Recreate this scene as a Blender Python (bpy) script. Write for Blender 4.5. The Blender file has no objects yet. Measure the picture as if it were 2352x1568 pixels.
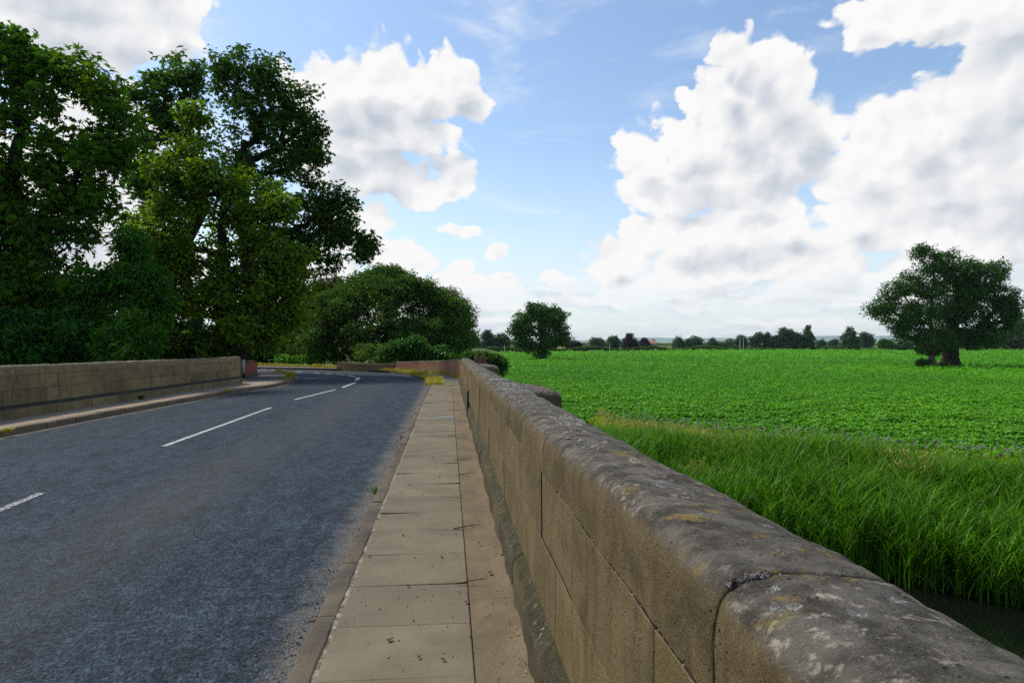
import bpy, math, random
import numpy as np
from mathutils import Vector

rng = np.random.default_rng(11)
random.seed(5)
scene = bpy.context.scene
COL = scene.collection
R = math.radians

# ------------------------------------------------------------------ camera
T = R(5.32)                      # the camera looks 5.3 degrees to the right of the bridge axis (+Y)
CAM_Z = 1.54
F = 1568.0                       # focal length in the units of a 2352 px wide picture (24 mm lens)
cam_d = bpy.data.cameras.new("camera")
cam_d.lens = 24.0
cam_d.sensor_width = 36.0
cam_d.clip_start = 0.05
cam_d.clip_end = 9000.0
cam = bpy.data.objects.new("camera", cam_d)
COL.objects.link(cam)
cam.location = (0, 0, CAM_Z)
cam.rotation_euler = (R(90), 0, -T)
scene.camera = cam

# ------------------------------------------------------------------ exposure
scene.view_settings.view_transform = 'Standard'
scene.view_settings.look = 'None'
scene.view_settings.exposure = 0.42
scene.view_settings.gamma = 1.0
try:
    scene.view_settings.use_curve_mapping = False
except Exception:
    pass
scene.cycles.use_denoising = False
scene.cycles.adaptive_threshold = 0.006
scene.cycles.max_bounces = 6
scene.cycles.diffuse_bounces = 3
scene.cycles.transmission_bounces = 4
scene.cycles.volume_bounces = 0

# ------------------------------------------------------------------ sun
SUN_AZ_CAM, SUN_EL = R(-64), R(55)
_sx, _sd = math.sin(SUN_AZ_CAM), math.cos(SUN_AZ_CAM)
SUN_X = _sx * math.cos(T) + _sd * math.sin(T)
SUN_Y = _sd * math.cos(T) - _sx * math.sin(T)
sun_dir = Vector((SUN_X * math.cos(SUN_EL), SUN_Y * math.cos(SUN_EL), math.sin(SUN_EL)))
sun_d = bpy.data.lights.new("sun", 'SUN')
sun_d.energy = 2.8
sun_d.angle = R(9)
sun_d.color = (1.0, 0.95, 0.86)
sun = bpy.data.objects.new("sun", sun_d)
COL.objects.link(sun)
sun.location = (-40, 40, 60)
sun.rotation_euler = sun_dir.to_track_quat('Z', 'Y').to_euler()


# ------------------------------------------------------------------ node helper
class NT:
    def __init__(self, tree):
        self.t = tree
        self.n = tree.nodes
        self.l = tree.links

    def node(self, typ, **kw):
        n = self.n.new(typ)
        for k, v in kw.items():
            setattr(n, k, v)
        return n

    def put(self, sock, v):
        if v is None:
            return
        if hasattr(v, 'is_linked') or isinstance(v, bpy.types.NodeSocket):
            self.l.new(v, sock)
        else:
            if isinstance(v, (tuple, list)) and len(v) == 3 and sock.type == 'RGBA':
                v = (*v, 1.0)
            sock.default_value = v

    def math(self, op, a, b=None, c=None, clamp=False):
        n = self.node('ShaderNodeMath', operation=op, use_clamp=clamp)
        self.put(n.inputs[0], a)
        if b is not None:
            self.put(n.inputs[1], b)
        if c is not None:
            self.put(n.inputs[2], c)
        return n.outputs[0]

    def vec(self, op, a, b=None):
        n = self.node('ShaderNodeVectorMath', operation=op)
        self.put(n.inputs[0], a)
        if b is not None:
            self.put(n.inputs[1], b)
        return n.outputs['Value'] if op in ('LENGTH', 'DISTANCE', 'DOT_PRODUCT') else n.outputs['Vector']

    def noise(self, vec, scale, detail=4, rough=0.55, dist=0.0, out='Fac', lac=2.0):
        n = self.node('ShaderNodeTexNoise')
        self.put(n.inputs['Vector'], vec)
        n.inputs['Scale'].default_value = scale
        n.inputs['Detail'].default_value = detail
        n.inputs['Roughness'].default_value = rough
        n.inputs['Distortion'].default_value = dist
        n.inputs['Lacunarity'].default_value = lac
        return n.outputs[out]

    def voronoi(self, vec, scale, feature='F1', out='Distance', rnd=1.0):
        n = self.node('ShaderNodeTexVoronoi', feature=feature)
        self.put(n.inputs['Vector'], vec)
        n.inputs['Scale'].default_value = scale
        n.inputs['Randomness'].default_value = rnd
        return n.outputs[out]

    def ss(self, x, lo, hi, a=0.0, b=1.0):
        n = self.node('ShaderNodeMapRange', interpolation_type='SMOOTHSTEP')
        self.put(n.inputs[0], x)
        n.inputs[1].default_value = lo
        n.inputs[2].default_value = hi
        n.inputs[3].default_value = a
        n.inputs[4].default_value = b
        return n.outputs[0]

    def mix(self, f, a, b, blend='MIX'):
        n = self.node('ShaderNodeMix', data_type='RGBA', blend_type=blend)
        self.put(n.inputs[0], f)
        self.put(n.inputs[6], a)
        self.put(n.inputs[7], b)
        return n.outputs[2]

    def xyz(self, v):
        n = self.node('ShaderNodeSeparateXYZ')
        self.put(n.inputs[0], v)
        return n.outputs

    def comb(self, x, y, z):
        n = self.node('ShaderNodeCombineXYZ')
        self.put(n.inputs[0], x)
        self.put(n.inputs[1], y)
        self.put(n.inputs[2], z)
        return n.outputs[0]

    def attr(self, name, out='Fac'):
        n = self.node('ShaderNodeAttribute', attribute_name=name)
        return n.outputs[out]

    def pos(self):
        return self.node('ShaderNodeNewGeometry').outputs['Position']

    def bump(self, h, strength=0.5, dist=0.01, normal=None):
        n = self.node('ShaderNodeBump')
        n.inputs['Strength'].default_value = strength
        n.inputs['Distance'].default_value = dist
        self.put(n.inputs['Height'], h)
        if normal is not None:
            self.put(n.inputs['Normal'], normal)
        return n.outputs[0]


# ------------------------------------------------------------------ world: Nishita sky with cumulus
world = bpy.data.worlds.new("World")
scene.world = world
world.use_nodes = True
w = NT(world.node_tree)
w.n.clear()
w_out = w.node('ShaderNodeOutputWorld')
w_bg = w.node('ShaderNodeBackground')
w_bg.inputs['Strength'].default_value = 0.1
w.l.new(w_bg.outputs[0], w_out.inputs[0])
sky = w.node('ShaderNodeTexSky', sky_type='NISHITA')
sky.sun_disc = False
sky.sun_elevation = SUN_EL
sky.sun_rotation = math.atan2(SUN_X, SUN_Y)
sky.altitude = 20
sky.air_density = 1.0
sky.dust_density = 1.2
sky.ozone_density = 1.6


def az_el(u, v):
    a = math.atan((u - 1176) / F)
    return a + T, math.atan((784 - v) / F * math.cos(a))


# cumulus puffs: (u, v, ru, rv, weight)
PUFFS = [
    # top left bank
    (150, 60, 210, 95, 1.0), (300, 80, 150, 90, 1.0), (390, 60, 80, 110, .9), (90, -60, 330, 110, 1.0), (330, -90, 170, 120, .9),
    (240, 330, 200, 130, .8), (120, 480, 260, 150, .8), (300, 600, 260, 110, .8),
    # middle left cumulus
    (1050, 190, 72, 78, 1.0), (975, 215, 80, 75, 1.0), (860, 200, 120, 85, 1.0), (780, 225, 110, 90, 1.0), (700, 220, 90, 70, .9),
    (870, 300, 170, 90, 1.0), (760, 330, 130, 100, 1.0), (1030, 310, 50, 40, .8), (960, 320, 100, 60, .9), (860, 400, 130, 70, .95),
    (950, 440, 90, 45, .8), (1050, 420, 60, 40, .8), (1085, 235, 45, 45, .9), (1025, 380, 34, 30, .7),
    # tower on the right
    (1690, 120, 62, 62, 1.0), (1650, 110, 36, 46, .9), (1745, 150, 70, 70, 1.0), (1660, 200, 75, 75, 1.0), (1800, 230, 110, 100, 1.0),
    (1700, 290, 170, 100, 1.0), (1560, 330, 95, 70, 1.0), (1490, 370, 85, 65, 1.0), (1600, 400, 170, 80, 1.0), (1760, 370, 170, 100, 1.0),
    (1850, 300, 85, 110, 1.0), (1460, 440, 50, 45, .8), (1550, 440, 120, 50, .9), (1570, 225, 30, 26, .7), (1720, 440, 140, 50, .9),
    # shelf below the tower
    (1560, 540, 170, 60, .95), (1420, 585, 100, 45, .85), (1700, 530, 170, 65, .95), (1640, 610, 190, 50, .9), (1800, 510, 100, 70, .9),
    (1470, 530, 80, 40, .8), (1540, 650, 200, 35, .8), (1380, 610, 60, 28, .7),
    # right hand mass
    (2130, 20, 210, 60, .9), (2290, 40, 190, 70, .95), (1985, 20, 80, 45, .8), (2090, 320, 140, 120, 1.0), (2230, 260, 170, 130, 1.0),
    (2330, 210, 150, 100, 1.0), (2150, 430, 210, 90, .95), (2320, 420, 180, 140, .95), (1980, 400, 110, 90, .9),
    (2000, 545, 150, 60, .85), (2220, 575, 220, 80, .9), (1900, 610, 160, 60, .85), (2040, 660, 220, 50, .8), (2500, 300, 260, 300, 1.0),
    (1800, 690, 220, 30, .7), (1950, 500, 100, 60, .9),
    # low puffs over the middle
    (1143, 590, 38, 26, .75), (1265, 632, 46, 22, .7), (1130, 665, 62, 36, .8), (1040, 620, 60, 30, .75), (950, 600, 70, 35, .85),
    (1050, 525, 50, 18, .55), (880, 570, 80, 50, .8), (800, 540, 100, 70, .9), (740, 620, 120, 70, .85), (1000, 660, 90, 40, .8),
    (1400, 690, 130, 20, .6), (1240, 700, 110, 18, .6), (860, 500, 60, 30, .6),
]


def cloud_field(p, soft=.12):
    acc = None
    for (u, v, ru, rv, wt) in PUFFS:
        a, e = az_el(u, v)
        ca = math.cos(a - T)
        sx, sy = F / ru / max(ca, .6), F / rv
        d = w.vec('DISTANCE', w.vec('MULTIPLY', p, (sx, sy, 0)), (a * sx, e * sy, 0))
        f = w.math('MULTIPLY_ADD', d, -wt, wt)
        acc = f if acc is None else w.math('SMOOTH_MAX', acc, f, soft)
    return acc


wdir = w.node('ShaderNodeTexCoord').outputs['Generated']
wx, wy, wz = w.xyz(wdir)
w_az = w.math('ARCTAN2', wx, wy)
w_el = w.math('ARCSINE', wz)
w_p = w.comb(w_az, w_el, 0.0)
# noise coordinates are flattened towards the horizon, as seen under a cloud layer
flat = w.comb(w_az, w.math('MULTIPLY', w_el, 1.5), 0.3)
warp1 = w.noise(flat, 7.0, 3, .5, out='Color')
warp2 = w.noise(flat, 26.0, 9, .62, out='Color')
def vor2(p, scale):
    n_ = w.node('ShaderNodeTexVoronoi', feature='SMOOTH_F1', voronoi_dimensions='2D')
    w.put(n_.inputs['Vector'], p)
    n_.inputs['Scale'].default_value = scale
    n_.inputs['Smoothness'].default_value = .35
    return n_.outputs['Distance']


def billow(p):
    # rounded cauliflower heads in two sizes
    return w.math('ADD', w.math('MULTIPLY_ADD', vor2(p, 15.0), -.50, .23), w.math('MULTIPLY_ADD', vor2(p, 38.0), -.42, .19))


wv = w.vec('ADD', w.vec('MULTIPLY', w.vec('SUBTRACT', warp1, (.5, .5, .5)), (.07, .05, 0)),
           w.vec('MULTIPLY', w.vec('SUBTRACT', warp2, (.5, .5, .5)), (.034, .030, 0)))
pw = w.vec('ADD', w_p, wv)
f1 = cloud_field(pw)
f2 = cloud_field(w.vec('ADD', pw, (-.016, .036, 0)), .40)
fbm = w.noise(flat, 13.0, 10, .58)
rel_a = w.noise(flat, 11.0, 5, .5)
rel_b = w.noise(w.vec('ADD', flat, (-.012, .022, 0)), 11.0, 5, .5)
bil = billow(pw)
bil_s = billow(w.vec('ADD', pw, (-.007, .012, 0)))
dens_raw = w.math('ADD', w.math('ADD', f1, w.math('MULTIPLY_ADD', fbm, .60, -.34)), w.math('MULTIPLY', bil, 1.0))
dens = w.math('MULTIPLY', w.ss(dens_raw, .0, .20), w.ss(w_el, .03, .10, .10, 1.0))
# scattered layered cloud near the horizon
lay_v = w.vec('ADD', w.comb(w.math('MULTIPLY', w_az, 10.0), w.math('MULTIPLY', w_el, 42.0), 1.7), w.vec('MULTIPLY', w.vec('SUBTRACT', warp2, (.5, .5, .5)), (.5, .9, 0)))
lay = w.noise(lay_v, 1.0, 8, .58, .3)
lay_amt = w.math('MULTIPLY', w.math('MULTIPLY', w.ss(lay, .38, .60), w.ss(w_el, .135, .05)), w.ss(w_el, .0, .04, .45, .85))
wisp_v = w.comb(w.math('MULTIPLY', w_az, 3.2), w.math('MULTIPLY', w_el, 9.0), 4.4)
wisp = w.noise(wisp_v, 1.6, 9, .6, .6)
wisp_amt = w.math('MULTIPLY', w.ss(wisp, .50, .78), .55)
# shade: undersides (more cloud above than here) go grey, tops stay white; soft relief on top
relief = w.math('ADD', w.math('MULTIPLY', w.math('SUBTRACT', bil_s, bil), .65), w.math('MULTIPLY', w.math('SUBTRACT', rel_b, rel_a), .7))
shade = w.math('MULTIPLY', w.ss(f2, .30, 1.0), .74)
shade = w.math('ADD', shade, relief)
shade = w.math('ADD', shade, w.math('MULTIPLY_ADD', w.noise(flat, 4.5, 3, .5), 1.0, -.47), clamp=True)
cl_col = w.mix(shade, (7.25, 7.2, 7.15), (3.8, 4.25, 4.9))
lay_b = w.noise(w.vec('ADD', lay_v, (.10, .30, 0)), 1.0, 8, .58, .3)
lay_col = w.mix(w.ss(w.math('SUBTRACT', lay_b, lay), -.12, .26), (6.9, 7.0, 7.1), (3.5, 4.3, 5.4))
sky_c = w.mix(1.0, sky.outputs[0], (1.36, 1.40, 1.40), 'MULTIPLY')
sky_haze = w.mix(w.ss(w_el, .30, .0, 0, .62), sky_c, (6.0, 6.8, 7.5))
c0 = w.mix(wisp_amt, sky_haze, (7.0, 7.3, 7.6))
c1 = w.mix(lay_amt, c0, lay_col)
c2 = w.mix(dens, c1, cl_col)
# below the horizon: plain ground bounce
c3 = w.mix(w.ss(w_el, .0, -.03), c2, (1.6, 1.8, 1.2))
w.l.new(c3, w_bg.inputs['Color'])


# ------------------------------------------------------------------ space helpers
def cw(x, d):
    """camera frame (right, forward) -> world X, Y"""
    return (x * math.cos(T) + d * math.sin(T), d * math.cos(T) - x * math.sin(T))


def P(u, v, d):
    X, Y = cw((u - 1176) * d / F, d)
    return np.array((X, Y, CAM_Z - (v - 784) * d / F))


def G(u, v, z):
    d = (CAM_Z - z) * F / (v - 784)
    X, Y = cw((u - 1176) * d / F, d)
    return np.array((X, Y, z))


def _hash(i, j, k, seed):
    n = (i.astype(np.int64) * 374761393 + j.astype(np.int64) * 668265263 + k.astype(np.int64) * 974634777 + seed * 1274126177) & 0xffffffff
    n = ((n ^ (n >> 13)) * 1274126177) & 0xffffffff
    n = (n ^ (n >> 16)) & 0xffff
    return n / 65535.0


def vnoise(p, scale=1.0, seed=0):
    p = np.asarray(p, float) * scale
    i = np.floor(p).astype(np.int64)
    f = p - i
    f = f * f * (3 - 2 * f)
    r = 0
    for a in (0, 1):
        for b in (0, 1):
            for c in (0, 1):
                wgt = (f[..., 0] if a else 1 - f[..., 0]) * (f[..., 1] if b else 1 - f[..., 1]) * (f[..., 2] if c else 1 - f[..., 2])
                r = r + wgt * _hash(i[..., 0] + a, i[..., 1] + b, i[..., 2] + c, seed)
    return r * 2 - 1


def fbm3(p, scale, octaves=4, seed=0, gain=.5):
    r, a = 0, 1.0
    for o in range(octaves):
        r = r + a * vnoise(p, scale * 2 ** o, seed + o)
        a *= gain
    return r


# ------------------------------------------------------------------ mesh helpers
def tag(o, label=None, cat=None, group=None, kind=None):
    if label:
        o['label'] = label
    if cat:
        o['category'] = cat
    if group:
        o['group'] = group
    if kind:
        o['kind'] = kind
    return o


def empty(name, loc):
    o = bpy.data.objects.new(name, None)
    o.empty_display_size = .3
    o.location = Vector([float(c) for c in loc])
    COL.objects.link(o)
    return o


def raw_mesh(name, V, faces_list, mats, mat_idx=None, attrs=None, smooth=False, vattrs=None):
    """faces_list: list of int arrays (m,k)"""
    me = bpy.data.meshes.new(name)
    V = np.asarray(V, np.float32)
    faces_list = [np.asarray(f, np.int32) for f in faces_list if len(f)]
    loops = np.concatenate([f.ravel() for f in faces_list])
    sizes = np.concatenate([np.full(len(f), f.shape[1], np.int32) for f in faces_list])
    starts = np.concatenate([[0], np.cumsum(sizes)[:-1]]).astype(np.int32)
    me.vertices.add(len(V))
    me.vertices.foreach_set('co', V.ravel())
    me.loops.add(len(loops))
    me.loops.foreach_set('vertex_index', loops)
    me.polygons.add(len(sizes))
    me.polygons.foreach_set('loop_start', starts)
    for m in mats:
        me.materials.append(m)
    if mat_idx is not None:
        me.polygons.foreach_set('material_index', np.asarray(mat_idx, np.int32))
    me.polygons.foreach_set('use_smooth', np.full(len(sizes), smooth, bool))
    me.update(calc_edges=True)
    for k, v in (attrs or {}).items():
        a = me.attributes.new(k, 'FLOAT', 'FACE')
        a.data.foreach_set('value', np.asarray(v, np.float32))
    for k, v in (vattrs or {}).items():
        v = np.asarray(v, np.float32)
        if v.ndim == 1:
            a = me.attributes.new(k, 'FLOAT', 'POINT')
            a.data.foreach_set('value', v)
        else:
            a = me.attributes.new(k, 'FLOAT_VECTOR', 'POINT')
            a.data.foreach_set('vector', v.ravel())
    return me


def link(name, me, parent=None, loc=None):
    """the mesh is given in world coordinates; move its origin to the parent or to loc"""
    o = bpy.data.objects.new(name, me)
    COL.objects.link(o)
    org = np.array(parent.location) if parent is not None else np.array(loc if loc is not None else (0, 0, 0), float)
    n = len(me.vertices)
    co = np.empty(n * 3, np.float32)
    me.vertices.foreach_get('co', co)
    co = (co.reshape(-1, 3) - org.astype(np.float32)).ravel()
    me.vertices.foreach_set('co', co)
    me.update()
    if parent is not None:
        o.parent = parent
    else:
        o.location = Vector([float(c) for c in org])
    return o


class MB:
    """collects shapes that become ONE mesh object"""

    def __init__(self):
        self.V, self.Q, self.Tr, self.qm, self.tm, self.qt, self.tt, self.uv = [], [], [], [], [], [], [], []
        self.n = 0

    def add(self, V, quads=(), tris=(), m=0, tint=None, uv=None):
        V = np.asarray(V, float).reshape(-1, 3)
        tint = rng.random() if tint is None else tint
        if len(quads):
            q = np.asarray(quads, int) + self.n
            self.Q.append(q)
            self.qm.append(np.full(len(q), m))
            self.qt.append(np.full(len(q), tint))
        if len(tris):
            t = np.asarray(tris, int) + self.n
            self.Tr.append(t)
            self.tm.append(np.full(len(t), m))
            self.tt.append(np.full(len(t), tint))
        self.V.append(V)
        self.uv.append(np.zeros((len(V), 3)) if uv is None else np.asarray(uv, float).reshape(-1, 3))
        self.n += len(V)

    def grid(self, A, m=0, tint=None, uv=None, close_u=False):
        A = np.asarray(A, float)
        a, b = A.shape[:2]
        i = np.arange(a * b).reshape(a, b)
        if close_u:
            j = np.roll(i, -1, axis=0)
            q = np.stack([i[:, :-1], j[:, :-1], j[:, 1:], i[:, 1:]], -1).reshape(-1, 4)
        else:
            q = np.stack([i[:-1, :-1], i[1:, :-1], i[1:, 1:], i[:-1, 1:]], -1).reshape(-1, 4)
        self.add(A.reshape(-1, 3), q, m=m, tint=tint, uv=uv)

    def hexa(self, c8, m=0, tint=None, uv=None):
        self.add(c8, [(0, 3, 2, 1), (4, 5, 6, 7), (0, 1, 5, 4), (1, 2, 6, 5), (2, 3, 7, 6), (3, 0, 4, 7)], m=m, tint=tint, uv=uv)

    def box(self, x0, x1, y0, y1, z0, z1, m=0, tint=None):
        self.hexa([(x0, y0, z0), (x1, y0, z0), (x1, y1, z0), (x0, y1, z0), (x0, y0, z1), (x1, y0, z1), (x1, y1, z1), (x0, y1, z1)], m, tint)

    def lathe(self, prof, c=(0, 0, 0), k=16, m=0, tint=None):
        a = np.linspace(0, 2 * np.pi, k, endpoint=False)
        A = np.array([[(c[0] + r * math.cos(t), c[1] + r * math.sin(t), c[2] + z) for (r, z) in prof] for t in a])
        self.grid(A, m, tint, close_u=True)

    def tube(self, p, q, r0, r1, k=6, m=0, tint=None):
        p, q = np.asarray(p, float), np.asarray(q, float)
        d = q - p
        d /= max(np.linalg.norm(d), 1e-9)
        h = np.array((0, 0, 1.)) if abs(d[2]) < .9 else np.array((1., 0, 0))
        s = np.cross(d, h)
        s /= np.linalg.norm(s)
        t = np.cross(d, s)
        a = np.linspace(0, 2 * np.pi, k, endpoint=False)
        ring = np.outer(np.cos(a), s) + np.outer(np.sin(a), t)
        A = np.stack([p + ring * 1e-4, p + ring * r0, q + ring * r1, q + ring * 1e-4], 1)
        self.grid(A, m, tint, close_u=True)

    def build(self, name, mats, parent=None, loc=None, smooth=False):
        mats = mats if isinstance(mats, (list, tuple)) else [mats]
        fl, mi, ti = [], [], []
        if self.Q:
            fl.append(np.concatenate(self.Q)); mi.append(np.concatenate(self.qm)); ti.append(np.concatenate(self.qt))
        if self.Tr:
            fl.append(np.concatenate(self.Tr)); mi.append(np.concatenate(self.tm)); ti.append(np.concatenate(self.tt))
        me = raw_mesh(name, np.concatenate(self.V), fl, mats, np.concatenate(mi), {'tint': np.concatenate(ti)}, smooth,
                      {'wuv': np.concatenate(self.uv)})
        return link(name, me, parent, loc)


# ------------------------------------------------------------------ materials
def new_mat(name):
    m = bpy.data.materials.new(name)
    m.use_nodes = True
    t = NT(m.node_tree)
    t.n.clear()
    out = t.node('ShaderNodeOutputMaterial')
    return m, t, out


def principled(t, out, col, rough=.85, normal=None, spec=.3, metallic=0.0):
    b = t.node('ShaderNodeBsdfPrincipled')
    t.put(b.inputs['Base Color'], col)
    t.put(b.inputs['Roughness'], rough)
    b.inputs['Specular IOR Level'].default_value = spec
    b.inputs['Metallic'].default_value = metallic
    if normal is not None:
        t.put(b.inputs['Normal'], normal)
    t.l.new(b.outputs[0], out.inputs[0])
    return b


def simple_mat(name, col, rough=.8, var=.25, scale=6.0, bump=.2, spec=.3, metallic=0.0):
    m, t, out = new_mat(name)
    p = t.pos()
    n = t.noise(p, scale, 6, .6)
    c = t.mix(t.ss(n, .3, .7), tuple(x * (1 - var) for x in col), tuple(min(1, x * (1 + var)) for x in col))
    principled(t, out, c, rough, t.bump(n, bump, .01), spec, metallic)
    return m


def leaf_mat(name, dark, light, extra=None, trans=.35, patch=.0, patch_scale=.35, gloss=.08):
    """foliage: two-tone by leaf, optional third hue in patches; thin translucent leaves"""
    m, t, out = new_mat(name)
    tint = t.attr('tint')
    c = t.mix(tint, dark, light)
    if extra is not None:
        n = t.noise(t.pos(), patch_scale, 3, .5)
        k = t.math('MULTIPLY', t.ss(n, .62 - patch, .80 - patch), t.ss(tint, .15, .85))
        c = t.mix(k, c, extra)
    dif = t.node('ShaderNodeBsdfDiffuse')
    t.put(dif.inputs[0], c)
    tr = t.node('ShaderNodeBsdfTranslucent')
    t.put(tr.inputs[0], t.mix(1.0, c, (1.15, 1.2, .55), 'MULTIPLY'))
    gl = t.node('ShaderNodeBsdfGlossy')
    gl.inputs['Roughness'].default_value = .42
    gl.inputs['Color'].default_value = (.9, .95, 1.0, 1)
    a = t.node('ShaderNodeMixShader')
    a.inputs[0].default_value = trans
    t.l.new(dif.outputs[0], a.inputs[1])
    t.l.new(tr.outputs[0], a.inputs[2])
    b = t.node('ShaderNodeMixShader')
    lw = t.node('ShaderNodeLayerWeight')
    lw.inputs[0].default_value = .25
    t.put(b.inputs[0], t.math('MULTIPLY', lw.outputs['Facing'], gloss))
    t.l.new(a.outputs[0], b.inputs[1])
    t.l.new(gl.outputs[0], b.inputs[2])
    t.l.new(b.outputs[0], out.inputs[0])
    return m


def stone_mat(name, base, dirt, moss_col, top_dark, lichen=1.0, tint_amt=.35, scale=1.0, up_amt=.93, up_light=2.5):
    """weathered sandstone: streaks, soot on upward faces, pale and yellow lichen"""
    m, t, out = new_mat(name)
    p = t.pos()
    geo = t.node('ShaderNodeNewGeometry')
    nz = t.xyz(geo.outputs['Normal'])[2]
    px, py, pz = t.xyz(p)
    n_big = t.noise(p, 1.6 * scale, 5, .6)
    n_mid = t.noise(p, 9 * scale, 8, .65)
    n_fine = t.noise(p, 70 * scale, 6, .7)
    n_grit = t.noise(p, 320 * scale, 3, .7)
    streak = t.noise(t.vec('MULTIPLY', p, (7, 7, .7)), 1.5, 6, .62)
    c = t.mix(t.ss(n_big, .3, .7), base, tuple(x * .66 for x in base))
    c = t.mix(t.math('MULTIPLY', t.attr('tint'), tint_amt), c, (base[0] * 1.5, base[1] * 1.45, base[2] * 1.35))
    c = t.mix(t.math('MULTIPLY', t.ss(streak, .46, .74), .55), c, dirt)
    c = t.mix(t.math('MULTIPLY', t.ss(t.noise(p, 4.5, 8, .68), .50, .70), .6), c, dirt)
    kb = t.math('MULTIPLY_ADD', t.attr('tint'), tint_amt * .9, 1 - tint_amt * .45)
    c = t.mix(1.0, c, t.comb(kb, kb, kb), 'MULTIPLY')
    c = t.mix(t.math('MULTIPLY', t.ss(t.noise(p, 3.1, 6, .6), .5, .72), .6), c, moss_col)
    # soot and algae on upward faces
    up = t.ss(nz, .15, .75)
    topc = t.mix(t.ss(n_mid, .38, .62), top_dark, tuple(min(1, x * up_light + .006) for x in top_dark))
    topc = t.mix(t.math('MULTIPLY', t.math('MULTIPLY', t.ss(t.noise(p, 26, 8, .72), .53, .66), t.ss(t.noise(p, 2.3, 4, .6), .40, .62)), min(1., up_light * .45)), topc, (.36, .31, .24))
    c = t.mix(t.math('MULTIPLY', up, up_amt), c, topc)
    # speckle
    c = t.mix(t.ss(n_fine, .58, .75, 0, .5), c, (.33, .28, .22))
    c = t.mix(t.ss(n_fine, .42, .28, 0, .55), c, (.03, .026, .022))
    c = t.mix(t.ss(n_grit, .58, .74, 0, .7), c, (.42, .38, .32))
    c = t.mix(t.ss(n_grit, .40, .26, 0, .6), c, (.02, .018, .015))
    h = t.math('ADD', t.math('MULTIPLY', n_fine, .5), t.math('ADD', t.math('MULTIPLY', n_mid, .8), t.math('MULTIPLY', n_grit, .22)))
    if lichen > 0:
        pd = t.vec('ADD', p, t.vec('MULTIPLY', t.vec('SUBTRACT', t.noise(p, 22, 4, .6, out='Color'), (.5, .5, .5)), (.05, .05, .05)))
        v1 = t.voronoi(pd, 8.0)
        vr = t.voronoi(pd, 8.0, out='Color')
        vrx = t.xyz(vr)[0]
        rad = t.math('ADD', t.ss(vrx, .50, 1.0, 0, .25), t.math('MULTIPLY_ADD', t.noise(p, 75, 4, .7), .16, -.09))
        l1 = t.math('MULTIPLY', t.ss(t.math('SUBTRACT', rad, v1), .0, .03), up)
        v2 = t.voronoi(pd, 17.0)
        vr2 = t.xyz(t.voronoi(pd, 17.0, out='Color'))[1]
        l2 = t.math('MULTIPLY', t.ss(t.math('SUBTRACT', t.math('ADD', t.ss(vr2, .60, 1.0, 0, .32), t.math('MULTIPLY_ADD', t.noise(p, 110, 4, .7), .2, -.10)), v2), .0, .05), t.ss(nz, -.2, .6))
        clus = t.ss(t.noise(p, 1.3, 3, .5), .38, .54)
        l2 = t.math('MULTIPLY', l2, clus)
        pale = t.mix(t.noise(p, 90, 5, .7), (.14, .145, .13), (.52, .52, .49))
        crumb = t.ss(t.noise(p, 150, 5, .75), .42, .54)
        lm = t.math('MULTIPLY', t.math('MULTIPLY', t.math('MAXIMUM', l1, l2), .9 * lichen), t.math('MULTIPLY_ADD', crumb, .75, .2))
        c = t.mix(lm, c, pale)
        yl = t.math('MULTIPLY', t.ss(t.noise(pd, 8.5, 7, .66), .55, .64), t.math('MULTIPLY', t.math('MULTIPLY', t.ss(t.noise(p, .9, 3, .5), .45, .62), crumb), up))
        c = t.mix(t.math('MULTIPLY', yl, .75 * lichen), c, (.30, .20, .02))
        h = t.math('ADD', h, t.math('MULTIPLY', lm, .5))
    tool = t.noise(t.vec('MULTIPLY', t.comb(t.math('ADD', py, t.math('MULTIPLY', pz, .8)), t.math('SUBTRACT', pz, t.math('MULTIPLY', py, .8)), px), (9, 95, 9)), 1.0, 3, .5)
    h = t.math('ADD', h, t.math('MULTIPLY', tool, .35))
    pit = t.math('MULTIPLY', t.ss(t.voronoi(p, 46), .22, .08), t.ss(t.noise(p, 7, 4, .6), .48, .58))
    c = t.mix(t.math('MULTIPLY', pit, .6), c, (.012, .010, .008))
    h = t.math('SUBTRACT', h, t.math('MULTIPLY', pit, .9))
    principled(t, out, c, .92, t.bump(h, .95, .018), .2)
    return m


M = {}
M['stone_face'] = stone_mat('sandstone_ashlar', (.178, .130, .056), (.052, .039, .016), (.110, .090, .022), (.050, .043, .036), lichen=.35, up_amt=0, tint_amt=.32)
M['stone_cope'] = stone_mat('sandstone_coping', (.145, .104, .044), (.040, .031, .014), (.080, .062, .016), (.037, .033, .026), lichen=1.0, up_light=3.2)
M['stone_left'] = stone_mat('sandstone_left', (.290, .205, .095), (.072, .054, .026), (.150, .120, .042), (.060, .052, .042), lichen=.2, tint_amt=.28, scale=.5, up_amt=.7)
M['stone_plinth'] = stone_mat('mossy_plinth', (.095, .072, .038), (.036, .031, .015), (.052, .050, .014), (.026, .024, .008), lichen=0, up_light=1.7)
M['mortar'] = simple_mat('mortar', (.016, .013, .010), .95, .4, 40, .4)
M['bark'] = simple_mat('bark', (.030, .024, .017), .95, .4, 9, .8, .1)
M['bark_pale'] = simple_mat('bark_pale', (.10, .085, .06), .95, .4, 5, .8, .1)
M['iron'] = simple_mat('rusty_iron', (.022, .017, .014), .7, .5, 30, .5)
M['white_paint'] = simple_mat('weathered_white_paint', (.42, .45, .47), .6, .15, 12, .1)
M['black_paint'] = simple_mat('black_paint', (.012, .012, .013), .5, .2, 12, .1)
M['pole_wood'] = simple_mat('pole_wood', (.36, .34, .30), .9, .2, 3, .3)
M['wire'] = simple_mat('insulator', (.10, .10, .11), .6, .2, 3, .1)
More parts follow.
